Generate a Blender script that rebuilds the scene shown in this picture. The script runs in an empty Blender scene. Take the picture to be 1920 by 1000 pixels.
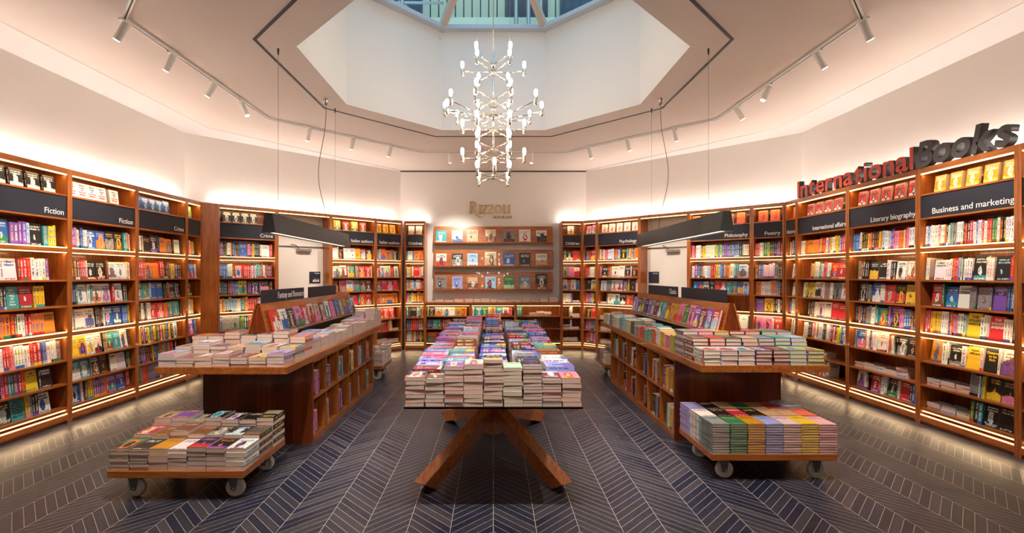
import bpy, math, random
from math import pi, sin, cos, radians, tan
from mathutils import Matrix, Vector
from mathutils.bvhtree import BVHTree

random.seed(7)
SC = bpy.context.scene
COL = SC.collection

# ---------------------------------------------------------------- camera, world, exposure
CZ = 1.52
F = 900.0
PU, PV = 925.0, 515.0
cam_d = bpy.data.cameras.new('camera')
cam = bpy.data.objects.new('camera', cam_d)
COL.objects.link(cam)
cam.location = (0, 0, CZ)
cam.rotation_euler = (pi / 2, 0, 0)
cam_d.sensor_width = 36
cam_d.lens = F * 36 / 1920
cam_d.shift_x = (960 - PU) / 1920
cam_d.shift_y = (PV - 500) / 1920
cam_d.clip_start = 0.05
SC.camera = cam

SC.view_settings.view_transform = 'Standard'
SC.view_settings.look = 'None'
SC.view_settings.gamma = 1
SC.view_settings.use_curve_mapping = False
SC.view_settings.exposure = 0.95

world = bpy.data.worlds.new('world')
SC.world = world
world.use_nodes = True
bg = world.node_tree.nodes['Background']
bg.inputs[0].default_value = (0.44, 0.57, 0.76, 1)
bg.inputs[1].default_value = 1.7

# light levels (tuned)
E_LED = 1.25
P_LED = 0.62       # watts per metre of strip
E_UP = 37.0
E_BULB = 26.0
E_PEND = 1.4
W_SPOT = 66.0
WARM = (1.0, 0.68, 0.36)
NEUT = (1.0, 0.96, 0.91)


# ---------------------------------------------------------------- materials
def lin(c):
    return c / 12.92 if c <= 0.04045 else ((c + 0.055) / 1.055) ** 2.4


def hx(s):
    return tuple(lin(int(s[i:i + 2], 16) / 255) for i in (0, 2, 4)) + (1,)


def mat(name, col=(0.5, 0.5, 0.5, 1), rough=0.5, metal=0.0, emit=None, strength=0.0, trans=0.0, coat=0.0, spec=0.5):
    m = bpy.data.materials.new(name)
    m.use_nodes = True
    b = m.node_tree.nodes['Principled BSDF']
    b.inputs['Base Color'].default_value = col if len(col) == 4 else (*col, 1)
    b.inputs['Roughness'].default_value = rough
    b.inputs['Metallic'].default_value = metal
    b.inputs['Transmission Weight'].default_value = trans
    b.inputs['Coat Weight'].default_value = coat
    b.inputs['Specular IOR Level'].default_value = spec
    if emit:
        b.inputs['Emission Color'].default_value = (*emit, 1)
        b.inputs['Emission Strength'].default_value = strength
    return m


class NT:
    """tiny node helper"""
    def __init__(self, m):
        self.t = m.node_tree
        self.b = self.t.nodes['Principled BSDF']

    def n(self, typ, **kw):
        nd = self.t.nodes.new(typ)
        for k, v in kw.items():
            setattr(nd, k, v)
        return nd

    def put(self, sock, v):
        if isinstance(v, bpy.types.NodeSocket):
            self.t.links.new(v, sock)
        elif v is not None:
            sock.default_value = v

    def m(self, op, a, b=None, c=None):
        nd = self.n('ShaderNodeMath', operation=op)
        self.put(nd.inputs[0], a)
        self.put(nd.inputs[1], b)
        self.put(nd.inputs[2], c)
        return nd.outputs[0]

    def mix(self, f, a, b, bl='MIX'):
        nd = self.n('ShaderNodeMix', data_type='RGBA', blend_type=bl)
        self.put(nd.inputs[0], f)
        self.put(nd.inputs[6], a)
        self.put(nd.inputs[7], b)
        return nd.outputs[2]

    def xyz(self, a=0.0, b=0.0, c=0.0):
        nd = self.n('ShaderNodeCombineXYZ')
        for i, v in enumerate((a, b, c)):
            self.put(nd.inputs[i], v)
        return nd.outputs[0]

    def sep(self, v):
        nd = self.n('ShaderNodeSeparateXYZ')
        self.put(nd.inputs[0], v)
        return nd.outputs

    def between(self, v, lo, hi):
        return self.m('MULTIPLY', self.m('GREATER_THAN', v, lo), self.m('LESS_THAN', v, hi))

    def attr(self, name):
        nd = self.n('ShaderNodeAttribute', attribute_name=name)
        return nd

    def noise(self, vec, scale, detail=2.0):
        nd = self.n('ShaderNodeTexNoise')
        self.put(nd.inputs['Vector'], vec)
        nd.inputs['Scale'].default_value = scale
        nd.inputs['Detail'].default_value = detail
        return nd.outputs[0]

    def white(self, vec):
        nd = self.n('ShaderNodeTexWhiteNoise')
        self.put(nd.inputs['Vector'], vec)
        return nd.outputs[0]


def wood_mat(name, light, dark, axis='Z', rough=0.28, coat=0.35):
    m = mat(name, light, rough, coat=coat)
    q = NT(m)
    tc = q.n('ShaderNodeTexCoord').outputs['Object']
    mp = q.n('ShaderNodeMapping')
    q.put(mp.inputs[0], tc)
    s = {'Z': (14, 14, 1.1), 'Y': (14, 1.1, 14), 'X': (1.1, 14, 14)}[axis]
    mp.inputs['Scale'].default_value = s
    n1 = q.noise(mp.outputs[0], 3.0, 5)
    n2 = q.noise(mp.outputs[0], 14.0, 3)
    f = q.m('ADD', q.m('MULTIPLY', n1, 0.75), q.m('MULTIPLY', n2, 0.35))
    r = q.n('ShaderNodeValToRGB')
    r.color_ramp.elements[0].position = 0.36
    r.color_ramp.elements[0].color = dark
    r.color_ramp.elements[1].position = 0.72
    r.color_ramp.elements[1].color = light
    q.put(r.inputs[0], f)
    q.put(q.b.inputs['Base Color'], r.outputs[0])
    return m


M = {}
WL, WD = hx('c07232'), hx('88431a')
M['wood_v'] = wood_mat('cherry_wood_upright', WL, WD, 'Z')
M['wood_x'] = wood_mat('cherry_wood_across', WL, WD, 'X')
M['wood_y'] = wood_mat('cherry_wood_along', WL, WD, 'Y')
M['veneer'] = wood_mat('veneer_boards', hx('a24a1c'), hx('6a2a0c'), 'Z')
_q = NT(M['veneer'])
_bc = _q.b.inputs['Base Color'].links[0].from_socket
_x = _q.sep(_q.n('ShaderNodeTexCoord').outputs['Object'])[0]
_rn = _q.white(_q.xyz(_q.m('FLOOR', _q.m('DIVIDE', _x, 0.163)), 3.0, 0.0))
_q.put(_q.b.inputs['Base Color'], _q.mix(_q.m('ADD', 0.25, _q.m('MULTIPLY', _rn, 0.75)), _bc, hx('4c1c0a')))
M['wall'] = mat('cream_wall_paint', hx('e6e1da'), 0.9)
M['ceil'] = mat('warm_ceiling_paint', hx('d9cec6'), 0.9)  # warm bounce off the wood is tinted into the ceiling colour
M['coving'] = mat('white_coving_paint', hx('d8d5d2'), 0.85)
M['shaft'] = mat('shaft_paint', hx('e4dcd3'), 0.9)
M['navy'] = mat('navy_sign_board', hx('20222f'), 0.6)
M['white'] = mat('white_enamel', hx('eeeeea'), 0.4)
M['lettering'] = mat('white_lettering', hx('f2f0ea'), 0.6)
M['black'] = mat('black_slot', hx('101010'), 0.6)
M['darkgrey'] = mat('dark_grey_metal', hx('3a3a3a'), 0.38, metal=0.3)
M['steel'] = mat('brushed_steel', hx('b0aeaa'), 0.3, metal=0.9)
M['chrome'] = mat('polished_nickel', hx('e6dccb'), 0.12, metal=1.0)
M['gold'] = mat('brass_gold', hx('a8834a'), 0.35, metal=0.6)
M['caster'] = mat('white_nylon_wheel', hx('cfc8bd'), 0.45)
M['bracket'] = mat('galvanised_bracket', hx('6a6d6e'), 0.4, metal=0.7)
M['red'] = mat('red_sign_face', hx('d8482e'), 0.5)
M['grey'] = mat('charcoal_sign_face', hx('4a4644'), 0.5)
M['door'] = mat('cream_door_leaf', hx('e2d8cc'), 0.6)
M['cable'] = mat('black_cable', hx('3c3836'), 0.6)
M['led'] = mat('warm_led_strip', (1, 0.8, 0.5), 0.5, emit=(1.0, 0.66, 0.30), strength=E_LED)
M['uplight'] = mat('neutral_led_strip', (1, 1, 1), 0.5, emit=NEUT, strength=E_UP)
M['bulb'] = mat('glowing_bulb', (1, 0.95, 0.85), 0.4, emit=(1.0, 0.88, 0.73), strength=E_BULB)
M['pendant_glow'] = mat('pendant_diffuser', (1, 0.9, 0.75), 0.5, emit=(1.0, 0.82, 0.55), strength=E_PEND)
M['spotlens'] = mat('spotlight_lens', (1, 1, 1), 0.4, emit=(1.0, 0.88, 0.75), strength=8)
M['frame'] = mat('skylight_frame_metal', hx('b9c2cc'), 0.45)
M['rafter'] = mat('skylight_rafter_paint', hx('c9b6a8'), 0.5)
M['facade'] = mat('courtyard_render', hx('d5d2ae'), 0.9)
M['facade_dark'] = mat('courtyard_window_glass', hx('27333c'), 0.25)
M['acrylic'] = mat('clear_acrylic', (0.9, 0.95, 0.95, 1), 0.08, trans=0.9)

# table glass
M['glass'] = mat('table_glass', (0.80, 0.93, 0.92, 1), 0.02, trans=1.0)
M['glass'].node_tree.nodes['Principled BSDF'].inputs['IOR'].default_value = 1.45


def thin_glass():
    m = bpy.data.materials.new('skylight_glass')
    m.use_nodes = True
    t = m.node_tree
    for n in list(t.nodes):
        t.nodes.remove(n)
    out = t.nodes.new('ShaderNodeOutputMaterial')
    tr = t.nodes.new('ShaderNodeBsdfTransparent')
    tr.inputs[0].default_value = (0.74, 0.86, 0.92, 1)
    gl = t.nodes.new('ShaderNodeBsdfGlossy')
    gl.inputs['Roughness'].default_value = 0.02
    mx = t.nodes.new('ShaderNodeMixShader')
    mx.inputs[0].default_value = 0.05
    t.links.new(tr.outputs[0], mx.inputs[1])
    t.links.new(gl.outputs[0], mx.inputs[2])
    t.links.new(mx.outputs[0], out.inputs[0])
    return m


M['skyglass'] = thin_glass()


def floor_mat():
    m = mat('chevron_parquet', (0.03, 0.03, 0.04, 1), 0.3)
    q = NT(m)
    geo = q.n('ShaderNodeNewGeometry').outputs['Position']
    x, y, z = q.sep(geo)
    w, p = 0.256, 0.0745
    xs = q.m('ADD', x, 100 * w)
    ci = q.m('FLOOR', q.m('DIVIDE', xs, w))
    fx = q.m('FRACT', q.m('DIVIDE', xs, w))
    tri = q.m('PINGPONG', xs, w)
    # planks fall away from the axis, then rise: Λ on even borders, V on odd ones
    s = q.m('DIVIDE', q.m('ADD', q.m('ADD', y, tri), 40.0), p)
    pi_ = q.m('FLOOR', s)
    fs = q.m('FRACT', s)
    rnd = q.white(q.xyz(ci, pi_, 0.0))
    # grout lines
    g1 = q.m('LESS_THAN', fs, 0.045)
    g2 = q.m('LESS_THAN', q.m('MINIMUM', fx, q.m('SUBTRACT', 1.0, fx)), 0.007)
    g = q.m('MAXIMUM', g1, g2)
    r = q.n('ShaderNodeValToRGB')
    e = r.color_ramp.elements
    e[0].position, e[0].color = 0.0, hx('23263a')
    e[1].position, e[1].color = 1.0, hx('4a464d')
    e.new(0.4).color = hx('2d3042')
    e.new(0.75).color = hx('3b3942')
    q.put(r.inputs[0], rnd)
    gr = q.noise(q.xyz(q.m('MULTIPLY', q.m('ADD', x, y), 3.0), q.m('MULTIPLY', q.m('SUBTRACT', x, y), 3.0), rnd), 9.0, 4)
    shade = q.mix(q.m('MULTIPLY', gr, 0.35), r.outputs[0], hx('1b1b20'))
    colr = q.mix(q.m('MULTIPLY', g, 0.95), shade, hx('b5ada6'))
    q.put(q.b.inputs['Base Color'], colr)
    q.put(q.b.inputs['Roughness'], q.m('ADD', 0.30, q.m('MULTIPLY', rnd, 0.14)))
    return m


M['floor'] = floor_mat()


def book_mat():
    m = mat('printed_book', (0.5, 0.5, 0.5, 1), 0.42)
    q = NT(m)
    uvn = q.n('ShaderNodeUVMap')
    uvn.uv_map = 'UVMap'
    u, v, _ = q.sep(uvn.outputs[0])
    c1 = q.attr('c1').outputs['Color']
    c2 = q.attr('c2').outputs['Color']
    c3 = q.attr('c3').outputs['Color']
    fk = q.attr('fk').outputs['Fac']
    sd = q.attr('sd').outputs['Fac']
    sty = q.attr('sty').outputs['Fac']
    # ---- front cover
    zone_pic = q.m('MULTIPLY', q.between(v, 0.10, 0.66), q.between(u, 0.06, 0.94))
    full_pic = q.m('GREATER_THAN', sty, 1.5)
    zone_pic = q.m('MAXIMUM', zone_pic, full_pic)
    vec = q.xyz(u, v, q.m('MULTIPLY', sd, 50.0))
    na = q.noise(vec, 2.6, 4)
    nb = q.noise(q.xyz(v, u, q.m('MULTIPLY', sd, 91.0)), 5.0, 3)
    nc = q.noise(q.xyz(u, v, q.m('MULTIPLY', sd, 23.0)), 13.0, 3)

    def ss(val, lo, hi):
        nd = q.n('ShaderNodeMapRange', interpolation_type='SMOOTHSTEP')
        q.put(nd.inputs['Value'], val)
        nd.inputs['From Min'].default_value = lo
        nd.inputs['From Max'].default_value = hi
        return nd.outputs[0]
    r1 = q.m('FRACT', q.m('MULTIPLY', sd, 13.7))
    # backdrop: horizon-like two tone split at a height of its own
    hz = q.m('ADD', v, q.m('MULTIPLY', q.m('SUBTRACT', na, 0.5), 0.35))
    pic = q.mix(ss(q.m('SUBTRACT', hz, q.m('MULTIPLY', r1, 0.6)), -0.02, 0.03), c3, c1)
    # a figure in the middle
    dx = q.m('MULTIPLY', q.m('SUBTRACT', u, q.m('ADD', 0.4, q.m('MULTIPLY', r1, 0.2))), 1.35)
    dy = q.m('SUBTRACT', v, 0.40)
    dd = q.m('ADD', q.m('SQRT', q.m('ADD', q.m('MULTIPLY', dx, dx), q.m('MULTIPLY', q.m('MULTIPLY', dy, dy), 0.7))), q.m('MULTIPLY', q.m('SUBTRACT', nb, 0.5), 0.45))
    dd = q.m('ADD', dd, q.m('MULTIPLY', q.m('FRACT', q.m('MULTIPLY', sd, 29.3)), 0.32))
    pic = q.mix(ss(dd, 0.40, 0.37), pic, c2)
    pic = q.mix(ss(q.m('ADD', dd, q.m('MULTIPLY', q.m('SUBTRACT', nc, 0.5), 0.5)), 0.27, 0.24), pic, c3)
    pic = q.mix(q.m('MULTIPLY', ss(nc, 0.56, 0.62), 0.5), pic, q.mix(0.6, c1, (0.01, 0.01, 0.02, 1)))
    use_pic = q.m('MULTIPLY', zone_pic, q.m('GREATER_THAN', sty, 0.5))
    cov = q.mix(use_pic, c1, pic)
    row = q.m('MULTIPLY', v, 9.0)
    rm = q.between(q.m('FRACT', row), 0.22, 0.82)
    zone_t = q.m('MULTIPLY', q.m('MAXIMUM', q.between(v, 0.66, 0.89), q.between(v, 0.0, 0.11)), q.between(u, 0.12, 0.88))
    gly = q.m('GREATER_THAN', q.white(q.xyz(q.m('FLOOR', q.m('MULTIPLY', u, 26.0)), q.m('FLOOR', q.m('MULTIPLY', v, 30.0)), sd)), 0.42)
    txt = q.m('MULTIPLY', q.m('MULTIPLY', rm, zone_t), q.m('MULTIPLY', gly, q.m('GREATER_THAN', sty, -0.5)))
    cov = q.mix(txt, cov, c2)
    # ---- spine (text runs along the height)
    sg = q.m('GREATER_THAN', q.white(q.xyz(q.m('FLOOR', q.m('MULTIPLY', v, 56.0)), q.m('FLOOR', q.m('MULTIPLY', u, 6.0)), sd)), 0.45)
    sz = q.m('MULTIPLY', q.between(u, 0.28, 0.72), q.m('MAXIMUM', q.between(v, 0.16, 0.55), q.between(v, 0.62, 0.90)))
    sp = q.mix(q.m('MULTIPLY', sg, sz), c1, c2)
    band = q.m('MULTIPLY', q.between(v, 0.0, 0.13), q.m('GREATER_THAN', q.m('FRACT', q.m('MULTIPLY', sd, 7.3)), 0.45))
    sp = q.mix(band, sp, c3)
    # ---- page edges
    ln = q.noise(q.xyz(q.m('MULTIPLY', u, 2.0), q.m('MULTIPLY', v, 26.0), sd), 3.0, 3)
    pg = q.mix(ln, hx('cdac9a'), hx('ebd6c8'))
    out = q.mix(q.between(fk, 0.5, 1.5), c1, sp)
    out = q.mix(q.between(fk, 1.5, 2.5), out, cov)
    out = q.mix(q.m('GREATER_THAN', fk, 2.5), out, pg)
    q.put(q.b.inputs['Base Color'], out)
    rg = q.m('ADD', 0.36, q.m('MULTIPLY', q.m('GREATER_THAN', fk, 2.5), 0.5))
    q.put(q.b.inputs['Roughness'], rg)
    return m


M['book'] = book_mat()


# ---------------------------------------------------------------- mesh helpers
class MB:
    def __init__(self):
        self.v, self.f, self.smooth = [], [], []

    def poly(self, verts, faces, smooth=False):
        o = len(self.v)
        self.v += [tuple(p) for p in verts]
        self.f += [tuple(i + o for i in f) for f in faces]
        self.smooth += [smooth] * len(faces)
        return self

    def box(self, x0, x1, y0, y1, z0, z1):
        if x0 > x1: x0, x1 = x1, x0
        if y0 > y1: y0, y1 = y1, y0
        if z0 > z1: z0, z1 = z1, z0
        return self.poly([(x0, y0, z0), (x1, y0, z0), (x1, y1, z0), (x0, y1, z0), (x0, y0, z1), (x1, y0, z1), (x1, y1, z1), (x0, y1, z1)],
                         [(0, 3, 2, 1), (4, 5, 6, 7), (0, 1, 5, 4), (1, 2, 6, 5), (2, 3, 7, 6), (3, 0, 4, 7)])

    def mbox(self, mat4, x0, x1, y0, y1, z0, z1):
        t = MB().box(x0, x1, y0, y1, z0, z1)
        return self.poly([mat4 @ Vector(p) for p in t.v], t.f)

    def beam(self, a, b, w, h, up=(0, 0, 1)):
        a, b = Vector(a), Vector(b)
        d = (b - a).normalized()
        s = d.cross(Vector(up)).normalized()
        n = s.cross(d).normalized()
        q = [(-w / 2, -h / 2), (w / 2, -h / 2), (w / 2, h / 2), (-w / 2, h / 2)]
        vs = [a + s * i + n * j for i, j in q] + [b + s * i + n * j for i, j in q]
        return self.poly(vs, [(0, 1, 2, 3), (7, 6, 5, 4), (0, 4, 5, 1), (1, 5, 6, 2), (2, 6, 7, 3), (3, 7, 4, 0)])

    def tube(self, pts, r, n=8, caps=True):
        pts = [Vector(p) for p in pts]
        rs = r if isinstance(r, (list, tuple)) else [r] * len(pts)
        rings = []
        for i, p in enumerate(pts):
            d = (pts[min(i + 1, len(pts) - 1)] - pts[max(i - 1, 0)]).normalized()
            ref = Vector((0, 0, 1)) if abs(d.z) < 0.9 else Vector((1, 0, 0))
            s = d.cross(ref).normalized()
            t = s.cross(d).normalized()
            rings.append([p + (s * cos(2 * pi * k / n) + t * sin(2 * pi * k / n)) * rs[i] for k in range(n)])
        vs = [p for rg in rings for p in rg]
        fs = [(i * n + k, i * n + (k + 1) % n, (i + 1) * n + (k + 1) % n, (i + 1) * n + k) for i in range(len(pts) - 1) for k in range(n)]
        self.poly(vs, fs, True)
        if caps:
            o = len(self.v) - len(vs)
            self.f += [tuple(o + k for k in reversed(range(n))), tuple(o + (len(pts) - 1) * n + k for k in range(n))]
            self.smooth += [False, False]
        return self

    def lathe(self, prof, c=(0, 0, 0), n=24):
        """profile [(r, z)] turned about the z axis at c"""
        vs = [(c[0] + r * cos(2 * pi * k / n), c[1] + r * sin(2 * pi * k / n), c[2] + z) for r, z in prof for k in range(n)]
        fs = [(i * n + k, i * n + (k + 1) % n, (i + 1) * n + (k + 1) % n, (i + 1) * n + k) for i in range(len(prof) - 1) for k in range(n)]
        return self.poly(vs, fs, True)

    def prism(self, outline, z0, z1):
        """outline [(x, y)] ccw extruded in z"""
        n = len(outline)
        vs = [(x, y, z0) for x, y in outline] + [(x, y, z1) for x, y in outline]
        return self.poly(vs, [tuple(reversed(range(n))), tuple(range(n, 2 * n))] + [(i, (i + 1) % n, n + (i + 1) % n, n + i) for i in range(n)])

    def mesh(self, name, m):
        me = bpy.data.meshes.new(name)
        me.from_pydata(self.v, [], self.f)
        me.polygons.foreach_set('use_smooth', self.smooth)
        if m:
            me.materials.append(M[m] if isinstance(m, str) else m)
        me.update()
        return me

    def obj(self, name, m, parent=None, bevel=0.0):
        o = bpy.data.objects.new(name, self.mesh(name, m))
        COL.objects.link(o)
        if parent:
            o.parent = parent
        if bevel:
            b = o.modifiers.new('edge', 'BEVEL')
            b.width = bevel
            b.segments = 2
            b.limit_method = 'ANGLE'
        return o


def tag(o, label=None, cat=None, group=None, kind=None):
    if label: o['label'] = label
    if cat: o['category'] = cat
    if group: o['group'] = group
    if kind: o['kind'] = kind
    return o


def empty(name, loc=(0, 0, 0), rz=0.0, **kw):
    o = bpy.data.objects.new(name, None)
    COL.objects.link(o)
    o.location = loc
    o.rotation_euler = (0, 0, rz)
    o.empty_display_size = 0.1
    return tag(o, **kw)


def struct(o):
    o['kind'] = 'structure'
    return o


_tcache = {}


def text_mesh(s, size, extrude=0.001, align='LEFT', offset=0.0, shear=0.0, space=1.0, xs=1.0):
    key = (s, size, extrude, align, offset, shear, space, xs)
    if key in _tcache:
        return _tcache[key]
    cu = bpy.data.curves.new('txt', 'FONT')
    cu.body = s
    cu.size = size
    cu.extrude = extrude
    cu.align_x = align
    cu.offset = offset
    cu.shear = shear
    cu.space_character = space
    cu.resolution_u = 4
    o = bpy.data.objects.new('txt', cu)
    COL.objects.link(o)
    bpy.context.view_layer.update()
    me = bpy.data.meshes.new_from_object(o.evaluated_get(bpy.context.evaluated_depsgraph_get()))
    bpy.data.objects.remove(o)
    if xs != 1.0:
        me.transform(Matrix.Diagonal((xs, 1, 1, 1)))
    me.name = 'lettering'
    _tcache[key] = me
    return me


FRONT = Matrix(((1, 0, 0, 0), (0, 0, -1, 0), (0, 1, 0, 0), (0, 0, 0, 1)))   # text plane -> faces local -y


def text_obj(s, size, m, mat4, parent=None, name='lettering', **kw):
    me = text_mesh(s, size, **kw).copy()
    me.materials.clear()
    me.materials.append(M[m])
    o = bpy.data.objects.new(name, me)
    COL.objects.link(o)
    if parent:
        o.parent = parent
    o.matrix_local = mat4
    return o


# ---------------------------------------------------------------- room shell
HC = 2.175
ZC = CZ + HC           # ceiling
CY = 5.35              # room and skylight centre
AP_WALL, AP_FRONT = 4.69, 4.34
YF = -0.9              # wall behind the camera


def octa(ap, cy=CY, ccw=True):
    h = ap * tan(pi / 8)
    return [(h, cy - ap), (ap, cy - h), (ap, cy + h), (h, cy + ap), (-h, cy + ap), (-ap, cy + h), (-ap, cy - h), (-h, cy - ap)]


def wallslab(name, a, b, z0, z1, t=0.15, m='wall', holes=None):
    """wall between plan points a,b; thickness to the right of a->b"""
    a, b = Vector((*a, 0)), Vector((*b, 0))
    d = (b - a).normalized()
    n = Vector((d.y, -d.x, 0))
    mb = MB()
    vs = [a, b, b + n * t, a + n * t]
    mb.prism([(p.x, p.y) for p in reversed(vs)], z0, z1)
    return struct(mb.obj(name, m))


hW = AP_WALL * tan(pi / 8)
ZW = CZ + 2.155        # top of wall where the coving starts
pBL, pBR = (-hW, CY + AP_WALL), (hW, CY + AP_WALL)
pSL, pSR = (-AP_WALL, CY + hW), (AP_WALL, CY + hW)
MB().box(-5.2, 5.2, YF - 0.2, 10.4, -0.1, 0).obj('floor', 'floor')['kind'] = 'structure'
wallslab('wall_back', pBR, pBL, 0, ZC + 0.1, m='wall').location = (0, 0, 0)
for o in (bpy.data.objects['wall_back'],):
    pass
bpy.data.objects.remove(bpy.data.objects['wall_back'])
wallslab('wall_back', pBL, pBR, 0, ZC + 0.1, t=-0.15)
wallslab('wall_back_left', pSL, pBL, 0, ZC + 0.1, t=-0.15)
wallslab('wall_back_right', pBR, pSR, 0, ZC + 0.1, t=-0.15)
wallslab('wall_left', (-AP_WALL, YF), pSL, 0, ZC + 0.1, t=-0.15)
wallslab('wall_right', pSR, (AP_WALL, YF), 0, ZC + 0.1, t=-0.15)
wallslab('wall_front', (AP_WALL, YF), (-AP_WALL, YF), 0, ZC + 0.1, t=-0.15)

# ceiling: flat plate with an octagonal hole, thick, as eight wedges round the shaft plus outer field
AP_OPEN = 0.862 * HC
inner = octa(AP_OPEN)
outer = [(0.9, YF), (4.75, YF), (4.75, pSR[1]), (pBR[0], pBR[1] + 0.02), (pBL[0], pBL[1] + 0.02), (-4.75, pSL[1]), (-4.75, YF), (-0.9, YF)]
mb = MB()
for z, flip in ((ZC, True), (ZC + 0.12, False)):
    vs = [(x, y, z) for x, y in inner] + [(x, y, z) for x, y in outer]
    fs = []
    for i in range(8):
        j = (i + 1) % 8
        q = (i, 8 + i, 8 + j, j)
        fs.append(tuple(reversed(q)) if flip else q)
    mb.poly(vs, fs)
struct(mb.obj('ceiling', 'ceil'))

# shaft walls up to the skylight
ZS = 5.17
mb = MB()
out = octa(AP_OPEN + 0.12)
vs = [(x, y, ZC - 0.001) for x, y in inner] + [(x, y, ZS) for x, y in inner] + [(x, y, ZC - 0.001 + 0.05) for x, y in out] + [(x, y, ZS) for x, y in out]
fs = []
for i in range(8):
    j = (i + 1) % 8
    fs += [(i, 8 + i, 8 + j, j), (16 + i, 16 + j, 24 + j, 24 + i), (8 + i, 24 + i, 24 + j, 8 + j)]
mb.poly(vs, fs)
struct(mb.obj('wall_skylight_shaft', 'shaft'))

# coving strips between ceiling and side walls (white, slightly sloping down to the wall)
def coving(name, a_in, b_in, a_out, b_out):
    mb = MB()
    zi, zo = ZC - 0.004, ZW
    vs = [(*a_in, zi), (*b_in, zi), (*b_out, zo), (*a_out, zo), (*a_in, ZC + 0.02), (*b_in, ZC + 0.02), (*b_out, ZC + 0.02), (*a_out, ZC + 0.02)]
    mb.poly(vs, [(0, 1, 2, 3), (4, 7, 6, 5), (0, 4, 5, 1), (3, 2, 6, 7), (0, 3, 7, 4), (1, 5, 6, 2)])
    return struct(mb.obj(name, 'coving'))


cw = 0.46
ci = (-(AP_WALL - cw), CY + (AP_WALL - cw) * tan(pi / 8))
coving('trim_1', (-(AP_WALL - cw), YF), ci, (-AP_WALL, YF), pSL)
coving('trim_2', (AP_WALL - cw, YF), (-ci[0], ci[1]), (AP_WALL, YF), pSR)
coving('trim_3', ci, (pBL[0] + 0.01, pBL[1] - 0.01), pSL, pBL)
coving('trim_4', (-ci[0], ci[1]), (pBR[0] - 0.01, pBR[1] - 0.01), pSR, pBR)
# thin dark joint where the back wall meets the ceiling
struct(MB().box(-hW, hW, CY + AP_WALL - 0.012, CY + AP_WALL, ZC - 0.03, ZC - 0.012).obj('trim_5', 'black'))

# black recessed slot ring in the ceiling
def ring(ap, w, z0, z1, name, m, parent=None, sides=range(8)):
    a, b = octa(ap - w / 2), octa(ap + w / 2)
    mb = MB()
    for i in sides:
        j = (i + 1) % 8
        mb.prism([a[i], b[i], b[j], a[j]], z0, z1)
    return mb.obj(name, m, parent)


struct(ring(1.015 * HC, 0.028, ZC - 0.004, ZC + 0.002, 'trim_6', 'black'))

# lighting track (white, thin) on the ceiling
AP_TR = 1.435 * HC
tr = empty('lighting_track', (0, 0, 0), label='thin white octagonal lighting track surface mounted around the beige ceiling', cat='lighting track')
ring(AP_TR, 0.036, ZC - 0.022, ZC, 'track_rail', 'white', tr)
ring(AP_TR, 0.010, ZC - 0.024, ZC - 0.020, 'conductor_slot', 'black', tr)

# ---------------------------------------------------------------- skylight
sk = empty('skylight', (0, CY, ZS), label='octagonal glass roof lantern with pale metal frame above the shaft', cat='skylight')
sk['kind'] = 'thing'
ao, ai = octa(AP_OPEN + 0.02, 0), octa(AP_OPEN - 0.12, 0)
mb = MB()
for i in range(8):
    j = (i + 1) % 8
    mb.prism([ai[i], ao[i], ao[j], ai[j]], 0.0, 0.06)
mb.obj('curb_frame', 'frame', sk, 0.006)
RISE = 0.55
for i in range(8):
    c = Vector((*ao[i], 0.05))
    ap_ = Vector((0, 0, RISE + 0.05))
    MB().beam(c * 1.0, c.lerp(ap_, 0.93), 0.085, 0.13).obj('rafter', 'rafter', sk, 0.006)
    j = (i + 1) % 8
    c2 = Vector((*ao[j], 0.05))
    up = Vector((0, 0, 0.05))
    a, b, d, e = c + up, c2 + up, c2.lerp(ap_, 0.95) + up, c.lerp(ap_, 0.95) + up
    n_ = Vector((0, 0, 0.008))
    MB().poly([a, b, d, e, a + n_, b + n_, d + n_, e + n_], [(3, 2, 1, 0), (4, 5, 6, 7), (0, 1, 5, 4), (1, 2, 6, 5), (2, 3, 7, 6), (3, 0, 4, 7)]).obj('glass_pane', 'skyglass', sk)
mb = MB()
mb.tube([(-0.02, 0, 0), (0.0, 0, -0.05), (0.02, 0, -0.08), (0.0, 0.0, -0.11), (-0.03, 0, -0.09), (-0.035, 0, -0.05)], 0.007, 6)
o = mb.obj('cable_loop', 'white')
o.location = (-0.80, CY + AP_OPEN - 0.03, ZS - 0.01)
tag(o, 'small loop of white cable hanging at a corner under the skylight frame', 'cable')

# courtyard outside the skylight
mb = MB()
mb.box(-9, 9, 13, 13.3, 3.9, 16)
o = struct(mb.obj('wall_courtyard_back', 'facade'))
mb = MB(); mb.box(-8.3, -8, -2, 13, 3.9, 16); struct(mb.obj('wall_courtyard_left', 'facade'))
mb = MB(); mb.box(8, 8.3, -2, 13, 3.9, 16); struct(mb.obj('wall_courtyard_right', 'facade'))
wi = 0
for (x0, x1, z0, z1) in ((0.35, 1.45, 7.9, 10.8), (-5.2, -1.95, 7.9, 10.8), (1.8, 5.6, 7.9, 10.8), (-7.3, -5.7, 7.9, 10.8)):
    wi += 1
    struct(MB().box(x0, x1, 12.94, 13.0, z0, z1).obj(f'window_{wi}', 'facade_dark'))
bal = empty('balcony_railing', (0, 12.2, 8.0), label='dark balcony railing of thin upright bars seen through the skylight glass', cat='railing')
mb = MB().box(-7, 7, -0.03, 0.03, -0.08, -0.03)
mb.obj('bottom_rail', 'facade_dark', bal)
MB().box(-7, 7, -0.03, 0.03, 1.0, 1.06).obj('top_rail', 'facade_dark', bal)
bar_me = MB().tube([(0, 0, -0.05), (0, 0, 1.02)], 0.018, 6).mesh('bar', 'facade_dark')
for k in range(66):
    o = bpy.data.objects.new('baluster', bar_me)
    COL.objects.link(o)
    o.parent = bal
    o.location = (-6.9 + k * 0.212, 0, 0)
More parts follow.
